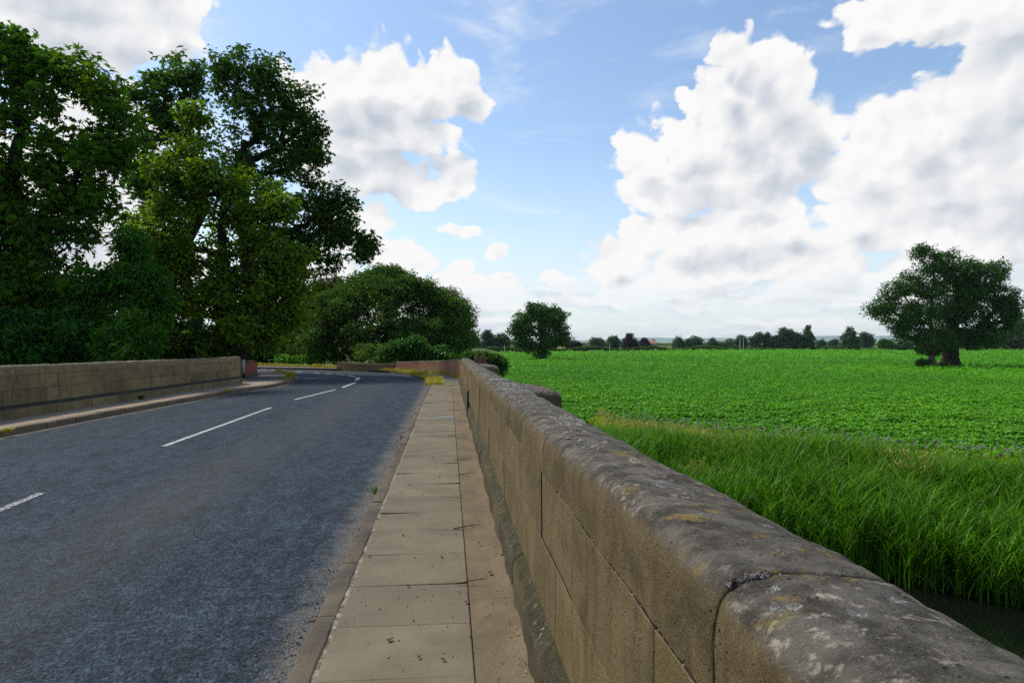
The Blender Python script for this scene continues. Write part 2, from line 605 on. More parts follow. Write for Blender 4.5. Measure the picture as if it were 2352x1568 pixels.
M['roof_tile'] = simple_mat('clay_roof_tile', (.34, .19, .14), .9, .2, 1.5, .3)
M['house_wall'] = simple_mat('pale_brick', (.42, .28, .21), .9, .15, 1.5, .2)
M['glass_dark'] = simple_mat('window_glass', (.03, .035, .04), .15, .1, 1, 0, .5)
M['metal_grate'] = simple_mat('galvanised_iron', (.20, .21, .21), .5, .4, 40, .3, .5, .2)
M['moss'] = simple_mat('grey_moss', (.20, .185, .165), 1.0, .75, 45, 1.0, .1)
M['twig'] = simple_mat('dry_twig', (.07, .045, .025), .9, .4, 30, .3)
M['dry_leaf'] = simple_mat('dry_leaf', (.16, .085, .035), .85, .5, 25, .3)
M['dead_wood'] = simple_mat('bare_twigs', (.14, .11, .085), .95, .3, 4, .3)

L = {}
L['chestnut'] = leaf_mat('chestnut_leaves', (.034, .105, .007), (.125, .275, .014), (.24, .29, .016), .42, .03)
L['airy'] = leaf_mat('ash_leaves', (.030, .092, .014), (.095, .205, .022), (.20, .21, .02), .40, -.01)
L['maple'] = leaf_mat('maple_leaves', (.050, .130, .008), (.215, .330, .014), (.46, .43, .018), .46, .05, .30)
L['ash'] = leaf_mat('sapling_leaves', (.020, .085, .005), (.075, .215, .010), None, .42)
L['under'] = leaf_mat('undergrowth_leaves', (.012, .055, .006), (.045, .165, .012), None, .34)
L['holly'] = leaf_mat('evergreen_leaves', (.028, .078, .014), (.135, .250, .042), (.22, .18, .030), .28, .03, .30, .06)
L['bright'] = leaf_mat('shrub_leaves', (.020, .085, .008), (.065, .180, .016), None, .38)
L['willow'] = leaf_mat('grey_willow_leaves', (.080, .120, .060), (.19, .235, .12), None, .30)
L['brown'] = leaf_mat('hawthorn_leaves', (.040, .080, .010), (.130, .155, .022), (.20, .11, .018), .36, .06, .4)
L['oak'] = leaf_mat('oak_leaves', (.022, .080, .010), (.085, .195, .022), None, .36)
L['field_tree'] = leaf_mat('field_tree_leaves', (.018, .068, .012), (.075, .170, .024), None, .36)
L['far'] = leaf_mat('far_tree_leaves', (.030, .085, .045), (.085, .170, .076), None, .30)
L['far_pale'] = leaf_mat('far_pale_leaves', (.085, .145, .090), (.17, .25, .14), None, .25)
L['purple'] = leaf_mat('copper_beech_leaves', (.018, .018, .030), (.045, .046, .056), None, .22)
L['hedge'] = leaf_mat('hedge_leaves', (.030, .085, .018), (.105, .200, .030), (.28, .28, .04), .3, .03, .05)
L['crop'] = leaf_mat('crop_leaves', (.034, .145, .002), (.132, .375, .005), (.20, .43, .006), .36, .02, .12, .09)
L['reed'] = leaf_mat('reed_blades', (.015, .078, .003), (.120, .295, .010), None, .38, gloss=.05)
L['grass'] = leaf_mat('long_grass', (.140, .265, .008), (.40, .48, .020), (.46, .38, .04), .44, .06, .5, .04)
L['seed'] = leaf_mat('grass_seed_heads', (.26, .24, .05), (.48, .44, .12), None, .35)
L['thistle'] = leaf_mat('thistle_flowers', (.26, .17, .24), (.50, .44, .44), None, .2)
L['verge'] = leaf_mat('verge_grass', (.045, .170, .012), (.140, .350, .022), None, .40)
L['dry_grass'] = leaf_mat('yellow_verge_grass', (.16, .14, .012), (.50, .42, .03), (.22, .30, .02), .4, .05, .6)


# road: fine chippings, polished tracks, sandy gutters
def road_mat():
    m, t, out = new_mat('asphalt')
    p = t.pos()
    dr, dl = t.attr('dr'), t.attr('dl')
    chip = t.voronoi(p, 62)
    chipc = t.xyz(t.voronoi(p, 62, out='Color'))[0]
    n_f = t.noise(p, 160, 4, .7)
    n_m = t.noise(p, 11, 6, .6)
    n_b = t.noise(t.vec('MULTIPLY', p, (1, .3, 1)), .8, 5, .55)
    c = t.mix(chipc, (.004, .0080, .0135), (.043, .064, .086))
    c = t.mix(t.ss(n_m, .40, .7, 0, .55), c, (.010, .017, .026))
    c = t.mix(t.ss(t.noise(p, 33, 5, .7), .54, .68, 0, .6), c, (.050, .062, .070))
    c = t.mix(t.ss(t.noise(p, 27, 5, .7), .44, .30, 0, .7), c, (.008, .013, .018))
    mot = t.math('ADD', t.math('MULTIPLY', t.noise(p, 19, 5, .78), .6), t.math('MULTIPLY', t.noise(t.vec('MULTIPLY', p, (1, .45, 1)), 5.5, 4, .7), .4))
    mk = t.ss(mot, .36, .64, .40, 1.65)
    c = t.mix(1.0, c, t.comb(mk, mk, mk), 'MULTIPLY')
    # worn band between the wheel tracks, pale aggregate
    pale = t.math('MULTIPLY', t.ss(n_f, .52, .66), t.math('MULTIPLY_ADD', t.ss(n_b, .42, .62), .22, .03))
    band = t.math('MULTIPLY', t.ss(dr, 1.1, 1.9), t.ss(dr, 3.0, 2.1))
    c = t.mix(t.math('MULTIPLY', band, t.math('MULTIPLY_ADD', n_b, .6, .02)), c, (.062, .064, .052))
    c = t.mix(pale, c, (.145, .138, .115))
    c = t.mix(t.math('MULTIPLY', t.ss(n_b, .50, .60), t.math('MULTIPLY', t.ss(dl, 2.2, 1.4), .25)), c, (.09, .075, .075))
    # sandy gutters
    e = t.math('ADD', t.math('ADD', dr, t.math('MULTIPLY_ADD', t.noise(p, 4, 8, .72), .55, -.27)), t.math('MULTIPLY_ADD', t.noise(p, 60, 4, .7), .5, -.25))
    c = t.mix(t.math('MULTIPLY', t.ss(e, .30, .02), .78), c, t.mix(n_f, (.080, .074, .062), (.21, .19, .155)))
    e2 = t.math('ADD', dl, t.math('MULTIPLY_ADD', t.noise(p, 3, 6, .6), .4, -.2))
    c = t.mix(t.math('MULTIPLY', t.ss(e2, .32, .05), .8), c, (.17, .135, .085))
    h = t.math('ADD', t.math('MULTIPLY', chip, -1.0), t.math('MULTIPLY', n_f, .3))
    principled(t, out, c, t.math('MULTIPLY_ADD', n_m, .2, .72), t.bump(h, .8, .014), .18)
    return m


M['road'] = road_mat()


def paint_mat():
    m, t, out = new_mat('worn_road_paint')
    p = t.pos()
    n = t.noise(p, 38, 6, .72)
    worn = t.attr('tint')
    k = t.ss(t.math('ADD', n, t.math('MULTIPLY', worn, -.26)), .30, .38)
    c = t.mix(k, (.05, .056, .064), t.mix(t.noise(p, 14, 4, .6), (.36, .36, .33), (.60, .60, .56)))
    principled(t, out, c, .7, t.bump(n, .3, .006), .3)
    return m


M['paint'] = paint_mat()


def slab_mat(name, a, b, grit, tint_amt=.3):
    m, t, out = new_mat(name)
    p = t.pos()
    n1 = t.noise(p, 2.2, 6, .6)
    n2 = t.noise(p, 24, 8, .68)
    n3 = t.noise(p, 240, 4, .7)
    c = t.mix(t.ss(n1, .32, .68), a, b)
    c = t.mix(t.math('MULTIPLY', t.attr('tint'), tint_amt), c, tuple(x * .62 for x in a))
    c = t.mix(t.ss(n2, .56, .74, 0, .55), c, tuple(x * .45 for x in a))
    c = t.mix(t.ss(n2, .44, .26, 0, .35), c, tuple(x * 1.35 for x in a))
    c = t.mix(t.ss(n3, .56, .72, 0, grit), c, (.48, .42, .33))
    c = t.mix(t.ss(n3, .43, .28, 0, grit), c, (.035, .028, .02))
    # hairline cracks
    cr = t.voronoi(t.vec('ADD', p, t.vec('MULTIPLY', t.noise(p, 6, 5, .7, out='Color'), (.22, .22, 0))), 1.15, 'DISTANCE_TO_EDGE')
    edge = t.noise(p, 40, 5, .7)
    c = t.mix(t.math('MULTIPLY', t.ss(t.noise(p, .7, 5, .6), .50, .66), t.ss(edge, .40, .60, .15, .6)), c, tuple(x * .5 for x in b))
    crm = t.math('MULTIPLY', t.ss(cr, .0045, .001), t.ss(t.noise(p, 1.3, 3, .5), .50, .60))
    c = t.mix(t.math('MULTIPLY', crm, .55), c, (.05, .04, .03))
    h = t.math('ADD', t.math('MULTIPLY', n3, .5), t.math('MULTIPLY', n2, .6))
    h = t.math('SUBTRACT', h, t.math('MULTIPLY', crm, .8))
    principled(t, out, c, .9, t.bump(h, .45, .006), .25)
    return m


M['slab'] = slab_mat('paving_slab', (.178, .150, .097), (.128, .107, .068), .6, .5)
M['gravel'] = slab_mat('gritty_strip', (.160, .120, .066), (.108, .080, .044), .9, .1)
M['kerb'] = slab_mat('kerb_stone', (.120, .096, .062), (.050, .042, .032), .7, .5)
M['kerb_left'] = slab_mat('kerb_stone_left', (.225, .165, .100), (.165, .120, .070), .4, .3)
M['pave_left'] = slab_mat('sandy_pavement', (.320, .255, .185), (.25, .195, .14), .4, .2)
M['footpath'] = slab_mat('footpath_asphalt', (.125, .115, .100), (.092, .086, .078), .8, .1)


def brick_mat(name, c1, c2, mortar, grime, wash):
    m, t, out = new_mat(name)
    uv = t.attr('wuv', 'Vector')
    b = t.node('ShaderNodeTexBrick')
    t.put(b.inputs['Vector'], uv)
    b.inputs['Color1'].default_value = (*c1, 1)
    b.inputs['Color2'].default_value = (*c2, 1)
    b.inputs['Mortar'].default_value = (*mortar, 1)
    b.inputs['Scale'].default_value = 1.0
    b.inputs['Mortar Size'].default_value = .010
    b.inputs['Brick Width'].default_value = .225
    b.inputs['Row Height'].default_value = .075
    p = t.pos()
    n = t.noise(p, 2.2, 6, .65)
    c = t.mix(t.ss(n, .48, .66, 0, wash), b.outputs['Color'], grime)
    c = t.mix(t.ss(t.noise(p, 12, 6, .6), .55, .75, 0, .45), c, (.05, .035, .025))
    z = t.xyz(uv)[1]
    c = t.mix(t.math('MULTIPLY', t.ss(t.math('ADD', z, t.math('MULTIPLY', n, .3)), .36, .16), .7), c, (.10, .095, .03))
    principled(t, out, c, .9, t.bump(b.outputs['Fac'], -.5, .01), .2)
    return m


M['brick_red'] = brick_mat('red_brick', (.46, .085, .032), (.55, .13, .055), (.17, .12, .085), (.22, .08, .04), .35)
M['brick_old'] = brick_mat('old_brick', (.22, .050, .026), (.27, .080, .042), (.26, .21, .14), (.21, .165, .095), .95)
M['brick_dark'] = brick_mat('mossy_brick', (.13, .055, .030), (.16, .075, .040), (.13, .11, .07), (.10, .085, .04), .9)


def ground_mat():
    m, t, out = new_mat('rough_grass_ground')
    p = t.pos()
    n = t.noise(p, .02, 6, .6)
    n2 = t.noise(p, .9, 8, .7)
    c = t.mix(t.ss(n, .42, .58), (.045, .105, .016), (.15, .15, .045))
    c = t.mix(t.ss(n2, .4, .7, 0, .6), c, (.022, .045, .010))
    principled(t, out, c, .95, t.bump(n2, .6, .1), .1)
    return m


M['ground'] = ground_mat()


def field_mat():
    m, t, out = new_mat('crop_ground')
    p = t.pos()
    n = t.noise(p, .9, 9, .72)
    n2 = t.noise(t.vec('MULTIPLY', p, (.02, .05, 1)), 1.0, 4, .5)
    c = t.mix(t.ss(n, .36, .64), (.014, .085, .002), (.075, .29, .004))
    c = t.mix(t.ss(n2, .42, .62, 0, .5), c, (.10, .38, .008))
    principled(t, out, c, .95, t.bump(n, .7, .4), .05)
    return m


M['field'] = field_mat()


def water_mat():
    m, t, out = new_mat('dark_river_water')
    p = t.pos()
    n = t.noise(p, 5, 4, .55)
    principled(t, out, (.004, .006, .004), .06, t.bump(n, .08, .02), .5)
    return m


M['water'] = water_mat()
M['hill'] = simple_mat('haze_tinted_hill', (.18, .25, .23), 1.0, .25, .006, 0)  # distance haze painted into the hill colour, paler and bluer than bare land
M['stubble'] = simple_mat('ripe_corn', (.46, .36, .13), 1.0, .12, .03, 0)

# ------------------------------------------------------------------ road geometry
ROAD_Z = -.10


def catmull(pts, n):
    pts = np.asarray(pts, float)
    ext = np.vstack([2 * pts[0] - pts[1], pts, 2 * pts[-1] - pts[-2]])
    out = []
    for i in range(len(pts) - 1):
        p0, p1, p2, p3 = ext[i:i + 4]
        t0 = 0.
        t1 = t0 + max(np.linalg.norm(p1 - p0), 1e-6) ** .5
        t2 = t1 + max(np.linalg.norm(p2 - p1), 1e-6) ** .5
        t3 = t2 + max(np.linalg.norm(p3 - p2), 1e-6) ** .5
        for t in np.linspace(t1, t2, 24, endpoint=False):
            A1 = (t1 - t) / (t1 - t0) * p0 + (t - t0) / (t1 - t0) * p1
            A2 = (t2 - t) / (t2 - t1) * p1 + (t - t1) / (t2 - t1) * p2
            A3 = (t3 - t) / (t3 - t2) * p2 + (t - t2) / (t3 - t2) * p3
            B1 = (t2 - t) / (t2 - t0) * A1 + (t - t0) / (t2 - t0) * A2
            B2 = (t3 - t) / (t3 - t1) * A2 + (t - t1) / (t3 - t1) * A3
            out.append((t2 - t) / (t2 - t1) * B1 + (t - t1) / (t2 - t1) * B2)
    out.append(pts[-1])
    out = np.array(out)
    s = np.concatenate([[0], np.cumsum(np.linalg.norm(np.diff(out, axis=0), axis=1))])
    q = np.linspace(0, s[-1], n)
    return np.stack([np.interp(q, s, out[:, k]) for k in range(out.shape[1])], 1)


g2 = lambda u, v: G(u, v, ROAD_Z)[:2]
c2 = lambda x, d: np.array(cw(x, d))
KX0, KX1 = -.747, -.627          # right kerb: road edge and pavement edge
# right road edge in three runs, left road edge in three runs, matched run by run
R1 = [(KX0, -8), (KX0, 0), (KX0, 8), (KX0, 16), (KX0 + .01, 22)]
R2 = [R1[-1], g2(984, 884), g2(985, 878.5), g2(977, 873.5), g2(962, 867.5), g2(933, 860.5), g2(909.6, 857)]
R3 = [R2[-1], g2(870, 853.6), g2(831, 851.4), g2(785, 849.2), g2(720, 846.8), g2(640, 844.6), g2(585, 843.0), c2(-24, 44.3), c2(-60, 50)]
L1 = [c2(-8.7, -8), c2(-8.8, 0), g2(0, 1000), g2(250, 953), g2(514, 905)]
L2 = [L1[-1], g2(561, 897), g2(624, 888), g2(652, 881), g2(671, 872.5), g2(676.5, 866)]
L3 = [L2[-1], g2(670, 861.8), g2(656, 859.2), g2(634, 856.8), g2(590, 853.8), c2(-17, 37.7), c2(-26, 39), c2(-60, 43.5)]
NR = (90, 70, 90)
RE = np.vstack([catmull(r, n)[(0 if i == 0 else 1):] for i, (r, n) in enumerate(zip((R1, R2, R3), NR))])
LE = np.vstack([catmull(r, n)[(0 if i == 0 else 1):] for i, (r, n) in enumerate(zip((L1, L2, L3), NR))])
ts = np.linspace(0, 1, 29)
A = LE[:, None, :] * (1 - ts[None, :, None]) + RE[:, None, :] * ts[None, :, None]
wid = np.linalg.norm(RE - LE, axis=1)
camber = .05 * (1 - (2 * ts - 1) ** 2)
Zr = ROAD_Z - .03 + camber[None, :] * np.ones((len(A), 1))
RV = np.dstack([A, Zr]).reshape(-1, 3)
na, nb = A.shape[:2]
ii = np.arange(na * nb).reshape(na, nb)
rq = np.stack([ii[:-1, :-1], ii[:-1, 1:], ii[1:, 1:], ii[1:, :-1]], -1).reshape(-1, 4)
me = raw_mesh('road', RV, [rq], [M['road']], smooth=True,
              vattrs={'dr': (wid[:, None] * (1 - ts[None, :])).ravel(), 'dl': (wid[:, None] * ts[None, :]).ravel()})
road = tag(link('road', me), kind='structure')


def road_z(pt):
    dd = np.linalg.norm(A.reshape(-1, 2) - np.asarray(pt)[None, :2], axis=1)
    return Zr.reshape(-1)[dd.argmin()]


# painted dashes: picture measurements of their two ends
DASH = [((-420, 1345), (97, 1132), .75, .095), ((376, 1025), (622, 936), .5, .085), ((676, 918), (770, 895), .42, .088), ((787, 889.8), (817.5, 878), .25, .11),
        ((819, 873.6), (823, 866.8), .15, .17), ((816, 865.4), (799, 861.8), .2, .14), ((793, 861.4), (773, 859.2), .3, .13), ((764, 858.8), (746, 857.3), .3, .13),
        ((735, 856.9), (721, 855.2), .5, .13), ((694, 853.9), (680, 853.0), .5, .13), ((668, 852.4), (650, 850.8), .4, .13), ((640, 850.4), (622, 848.9), .3, .13), ((612, 848.6), (598, 847.8), .4, .13)]
for (a, b, worn, wd) in DASH:
    pa, pb = G(a[0], a[1], ROAD_Z + .02)[:2], G(b[0], b[1], ROAD_Z + .02)[:2]
    dv = pb - pa
    ln = np.linalg.norm(dv)
    dv /= ln
    nv = np.array((-dv[1], dv[0]))
    k = max(3, int(ln / .12))
    ww = np.linspace(-.5, .5, 4) * wd
    q = np.linspace(0, ln, k)
    D = []
    for s in q:
        row = []
        for x in ww:
            c = pa + dv * (s + .02 * rng.standard_normal() * (s in (q[0], q[-1]))) + nv * (x + .004 * rng.standard_normal())
            row.append((c[0], c[1], road_z(c) + .006))
        D.append(row)
    mb = MB()
    mb.grid(np.array(D), tint=worn)
    o = mb.build('lane_marking', M['paint'], parent=road)

# ------------------------------------------------------------------ kerbs and pavements


def offset_line(line, off):
    """shift a polyline sideways (positive = to its right)"""
    tn = np.gradient(line, axis=0)
    tn /= np.linalg.norm(tn, axis=1)[:, None]
    return line + np.stack([tn[:, 1], -tn[:, 0]], 1) * off


def resample(line, step):
    s = np.concatenate([[0], np.cumsum(np.linalg.norm(np.diff(line, axis=0), axis=1))])
    n = max(2, int(round(s[-1] / step)) + 1)
    q = np.linspace(0, s[-1], n)
    return np.stack([np.interp(q, s, line[:, k]) for k in range(2)], 1)


def kerb(name, line, side, width, mat, stone=.92, top=0.0):
    """kerb stones along the road edge; side +1 = stones lie to the right of the line"""
    mb = MB()
    l0 = resample(line, stone)
    for i in range(len(l0) - 1):
        a, b = l0[i], l0[i + 1]
        d = (b - a)
        ln = np.linalg.norm(d)
        d /= ln
        n = np.array((d[1], -d[0])) * side
        g = .006
        tn = rng.random()
        jit = rng.normal(0, .004)
        S = np.linspace(g, ln - g, 9)
        prof = [(0.0, -.22), (0.0, -.035), (.006, -.014), (.022, -.002), (width * .5, .002), (width - .008, 0.0), (width, -.006), (width, -.1)]
        gr = []
        for s in S:
            row = []
            for (x, z) in prof:
                e = .006 if s in (S[0], S[-1]) else 0
                c = a + d * s + n * (x + (jit if x < .03 else 0))
                row.append((c[0], c[1], top + z + jit * .5 - (e if z > -.1 else 0)))
            gr.append(row)
        gr = np.array(gr)
        gr[..., 2] += .004 * fbm3(gr, 9, 3, 3)
        gr[..., :2] += .004 * vnoise(gr, 14, 8)[..., None]
        mb.grid(gr, tint=tn)
    o = mb.build(name, mat, smooth=False)
    return tag(o, kind='structure')


kr_a = RE[:NR[0] + 6]
kr_b = RE[NR[0] + 5:NR[0] + NR[1] + 60]
kerb('kerb', kr_a, +1, KX1 - KX0, M['kerb'])
kerb('kerb', kr_b, +1, .13, M['kerb'])
kerb('kerb', LE[:NR[0] + NR[1] + 25], -1, .16, M['kerb_left'], top=-.005)

# right pavement: one row of slabs, a gritty strip along the wall
SLX = .124
mb = MB()
y = -6.0
END_Y = 25.6
while y < END_Y:
    ln = .61 + rng.normal(0, .012)
    y1 = min(y + ln, END_Y)
    g = .0018
    dz = rng.normal(0, .002)
    tilt = rng.normal(0, .003)
    xs = np.array([KX1 + .022, KX1 + .028, -.4, -.15, SLX - .009, SLX - .004])
    ys = np.concatenate([[y + g, y + g + .006], np.linspace(y + .1, y1 - .1, 3), [y1 - g - .006, y1 - g]])
    gr = np.array([[(xx, yy, dz + tilt * (xx + .3) * 4) for yy in ys] for xx in xs])
    gr[0, :, 2] -= .004; gr[-1, :, 2] -= .004; gr[:, 0, 2] -= .004; gr[:, -1, 2] -= .004
    gr[..., 2] += .0015 * vnoise(gr, 3, 5)
    mb.grid(gr, tint=rng.random() ** 1.5)
    y = y1
mb.box(KX1 + .003, SLX, -6, END_Y, -.12, -.018, m=1)
ysj = np.arange(-6, END_Y, .014)
gj = np.array([[(xx, yy, -.0072) for yy in ysj] for xx in (KX1 - .004, KX1 + .004, KX1 + .012, KX1 + .020, KX1 + .028)])
gj[..., 2] += .0022 * fbm3(gj, 11, 3, 12)
mb.grid(gj, m=2)
tag(mb.build('pavement', [M['slab'], simple_mat('joint_sand', (.10, .078, .05), .95, .5, 30, .4), simple_mat('crumbly_mortar', (.17, .145, .10), .95, .75, 14, .6)]), kind='structure')

mb = MB()
xs = np.linspace(SLX + .001, .47, 12)
ys = np.concatenate([np.arange(-6, 4, .05), np.arange(4, END_Y + .01, .2)])
gr = np.array([[(xx, yy, .0) for yy in ys] for xx in xs])
gr[..., 2] += -.006 + .006 * fbm3(gr, 12, 3, 21) + .02 * np.clip((gr[..., 0] - .30) / .1, 0, 1) * (.6 + vnoise(gr, 5, 2))
mb.grid(gr)
tag(mb.build('pavement_edge', M['gravel'], smooth=True), kind='structure')


# ------------------------------------------------------------------ parapets
def wall_frame(p0, direction, inward):
    d = np.array(direction, float)
    d /= np.linalg.norm(d)
    n = np.array(inward, float)
    n /= np.linalg.norm(n)
    p0 = np.array(p0, float)

    def W(s, n_, z):
        s, n_, z = np.broadcast_arrays(np.asarray(s, float), np.asarray(n_, float), np.asarray(z, float))
        return np.stack([p0[0] + d[0] * s + n[0] * n_, p0[1] + d[1] * s + n[1] * n_, z], -1)
    return W


def ashlar_block(mb, W, s0, s1, z0f, z1f, n0=0.0, amp=.004, step=.08, g=.0026, m=0):
    """one dressed stone: front face with arrises, z limits are functions of s"""
    ch = .003
    ns = max(2, int((s1 - s0) / step))
    S = np.concatenate([[s0 + g, s0 + g, s0 + g + ch], np.linspace(s0 + g + ch, s1 - g - ch, ns + 2)[1:-1], [s1 - g - ch, s1 - g, s1 - g]])
    hz = z1f(s0) - z0f(s0)
    nzn = max(2, int(hz / step))
    tz = np.concatenate([[g, g, g + ch], np.linspace(g + ch, hz - g - ch, nzn + 2)[1:-1], [hz - g - ch, hz - g, hz - g]]) / hz
    SS, TZ = np.meshgrid(S, tz, indexing='ij')
    Z = np.array([[z0f(s) for s in row] for row in SS]) * (1 - TZ) + np.array([[z1f(s) for s in row] for row in SS]) * TZ
    N = np.full(SS.shape, n0)
    N[:1, :] += .03; N[-1:, :] += .03; N[:, :1] += .03; N[:, -1:] += .03
    N[1, :] += ch * .8; N[-2, :] += ch * .8; N[:, 1] += ch * .8; N[:, -2] += ch * .8
    Pw = W(SS, N, Z)
    nn = amp * fbm3(Pw, 4.0, 4, 17) + rng.normal(0, .002)
    A_ = W(SS, N + nn, Z)
    tn = rng.random()
    mb.grid(A_[1:-1, 1:-1], m=m, tint=tn)
    mb.grid(A_[:2], m=1)
    mb.grid(A_[-2:], m=1)
    mb.grid(A_[:, :2], m=1)
    mb.grid(A_[:, -2:], m=1)


def coping_stone(W, s0, s1, ztop, zjoint, wdt, parent, mat, fine, name='coping_stone', seed=0):
    """rounded coping stone; its top follows ztop(s)"""
    cap = np.array([(0, 0), (0.000, .55), (.003, .72), (.012, .86), (.032, .965), (.070, 1.02), (.13, 1.02), (.20, .985), (.27, .945), (.315, .90), (.345, .82), (.358, .70), (.36, .5), (.36, 0)])
    cap[:, 0] *= wdt / .36
    seg = np.concatenate([[0], np.cumsum(np.hypot(np.diff(cap[:, 0]), np.diff(cap[:, 1]) * .21))])
    npf = int(seg[-1] / fine)
    q = np.linspace(0, seg[-1], npf)
    pn, pz = np.interp(q, seg, cap[:, 0]), np.interp(q, seg, cap[:, 1])
    for _ in range(2):
        pn[1:-1] = (pn[:-2] + 2 * pn[1:-1] + pn[2:]) / 4
        pz[1:-1] = (pz[:-2] + 2 * pz[1:-1] + pz[2:]) / 4
    g = .002
    S = np.concatenate([[s0 + g, s0 + g, s0 + g + .006, s0 + g + .02], np.linspace(s0 + g + .02, s1 - g - .02, max(3, int((s1 - s0) / fine)))[1:-1], [s1 - g - .02, s1 - g - .006, s1 - g, s1 - g]])
    inset = np.zeros(len(S))
    inset[[0, -1]] = .035
    inset[[1, -2]] = .0055
    inset[[2, -3]] = .0015
    off_n, off_z = rng.normal(0, .002), rng.normal(0, .0035)
    SS = np.repeat(S[:, None], len(q), 1)
    zt = np.array([ztop(s) for s in S])[:, None] + off_z
    zj = np.array([zjoint(s) for s in S])[:, None] + .003
    N = pn[None, :] + off_n + 0 * SS
    Z = zj + (zt - zj) * pz[None, :]
    cn, cz = wdt / 2, (zt + zj) / 2
    N = N + inset[:, None] * np.sign(cn - N) * np.clip(abs(cn - N) / .05, 0, 1)
    Z = Z - inset[:, None] * np.clip((Z - cz) / .05, 0, 1)
    Pw = W(SS, N, Z)
    a = .010 * vnoise(Pw, 2.6, 31 + seed) + .006 * fbm3(Pw, 8, 3, 5 + seed) + .0028 * fbm3(Pw, 42, 3, 9)
    upw = np.clip((Z - cz) / .07, 0, 1)
    Z = Z + a * upw
    N = N - a * (1 - upw) * np.sign(cn - N) * .6
    mb = MB()
    mb.grid(W(SS, N, Z))
    return mb.build(name, mat, parent=parent, smooth=True)


XW = .46
Wr = wall_frame((XW, 0), (0, 1), (1, 0))
R_END = 26.2
ztop_r = lambda s: 1.118 - .0085 * max(0., s - 1.5)
zj_r = lambda s: .905 - .0062 * max(0., s - 1.5)
zm_r = lambda s: .57 - .003 * max(0., s - 1.5)
zp_r = lambda s: .235
par_r = tag(empty('stone_parapet', (XW + .18, 12, 0)), 'long lichen-covered stone parapet along the right of the pavement, mossy rounded coping in the foreground', 'parapet')
joints = [-4.2, -3.1, -2.05, -1.0, .10, 1.165, 2.38, 3.30, 4.28, 5.35, 6.4, 7.4, 8.45, 9.5]
while joints[-1] < R_END - 1.2:
    joints.append(joints[-1] + 1.05 + rng.normal(0, .1))
joints.append(R_END)
for i in range(len(joints) - 1):
    s0, s1 = joints[i], joints[i + 1]
    fine = .011 if -.3 < s0 < 2.3 else (.016 if s0 < 4.5 else (.03 if s0 < 9 else .05))
    coping_stone(Wr, s0, s1, ztop_r, zj_r, .365, par_r, M['stone_cope'], fine, seed=0)
mb = MB()
for (zf0, zf1, off) in ((zm_r, zj_r, .0), (zp_r, zm_r, .45)):
    s = -4.2 + off
    while s < R_END:
        ln = min(.95 + rng.normal(0, .16), R_END - s)
        if R_END - s - ln < .3:
            ln = R_END - s
        ashlar_block(mb, Wr, s, s + ln, zf0, zf1, step=.06 if s < 6 else .2)
        s += ln
# mortar core behind the blocks
core = [[Wr(s, .012, zp_r(s) - .02), Wr(s, .012, zj_r(s) + .02)] for s in np.arange(-4.2, R_END + .1, .8)]
mb.grid(np.array(core) + np.array((.012, 0, 0)), m=1, tint=.5)
mb.build('ashlar', [M['stone_face'], M['mortar']], parent=par_r)
# plinth stones
mb = MB()
s = -4.2
while s < R_END:
    ln = min(1.0 + rng.normal(0, .15), R_END - s)
    S = np.concatenate([[s + .004, s + .004], np.linspace(s + .012, s + ln - .012, max(3, int(ln / .07))), [s + ln - .004, s + ln - .004]])
    prof = np.array([(-.075, -.12), (-.075, .0), (-.073, .06), (-.072, .12), (-.070, .155), (-.062, .178), (-.045, .195), (-.022, .215), (-.002, .232), (.02, .236)])
    SS = np.repeat(S[:, None], len(prof), 1)
    N = np.repeat(prof[None, :, 0], len(S), 0)
    Z = np.repeat(prof[None, :, 1], len(S), 0)
    N[[0, -1]] += .03
    Pw = Wr(SS, N, Z)
    a = .012 * fbm3(Pw, 3.5, 4, 77) + .004 * fbm3(Pw, 20, 3, 5) + rng.normal(0, .003)
    mb.grid(Wr(SS, N - a * (N < .01), Z + a * .4 * (Z > .05)), tint=rng.random())
    s += ln
mb.build('plinth', M['stone_plinth'], parent=par_r, smooth=True)
# river side of the wall
mb = MB()
back = [[Wr(s, .352, z if z < .9 else zj_r(s)) for z in (-4.4, -2, -.5, .4, .95)] for s in np.arange(-4.2, R_END + .1, .5)]
mb.grid(np.array(back), tint=.3)
mb.grid(np.array([[Wr(R_END - .003, n, z) for z in (-3, -.2, .3, .74)] for n in (.0, .15, .352)]), tint=.3)
mb.build('spandrel', M['stone_face'], parent=par_r)


def buttress(ya, yb, yc, xo, top_drop, name, mat):
    """pilaster on the river side of the parapet: square near face, splayed far side"""
    zt = ztop_r(ya) - top_drop
    x0 = XW + .33
    out = [(x0, ya), (xo - .03, ya), (xo, ya + .03), (xo, yb), (x0, yc)]
    lv = [(-4.3, .0), (zt - .24, .0), (zt - .10, .0), (zt - .05, .012), (zt - .015, .04), (zt, .09)]
    A_ = []
    for (x, y_) in out:
        col = []
        for (z, ins) in lv:
            cx, cy = x0, (ya + yc) / 2
            xx = x - ins * (1 if x > x0 + .01 else 0)
            yy = y_ + ins * np.sign(cy - y_) * (.8 if abs(cy - y_) > .2 else 0)
            col.append((xx, yy, z - (.02 if z > zt - .1 else 0) * (x - x0) / .4))
        A_.append(col)
    A_ = np.array(A_)
    t_ = np.linspace(0, len(out) - 1, 33)
    B = np.array([[[np.interp(q_, range(len(out)), A_[:, j, k]) for k in range(3)] for j in range(len(lv))] for q_ in t_])
    B += (.008 * fbm3(B, 5, 4, 3))[..., None]
    mb_ = MB()
    mb_.grid(B)
    topc = np.array([[B[i, -1] * (1 - f) + np.array((x0, (ya + yc) / 2, zt + .012)) * f for f in (0, .4, .8, 1.0)] for i in range(len(B))])
    mb_.grid(topc)
    return mb_.build(name, mat, parent=par_r, smooth=True)


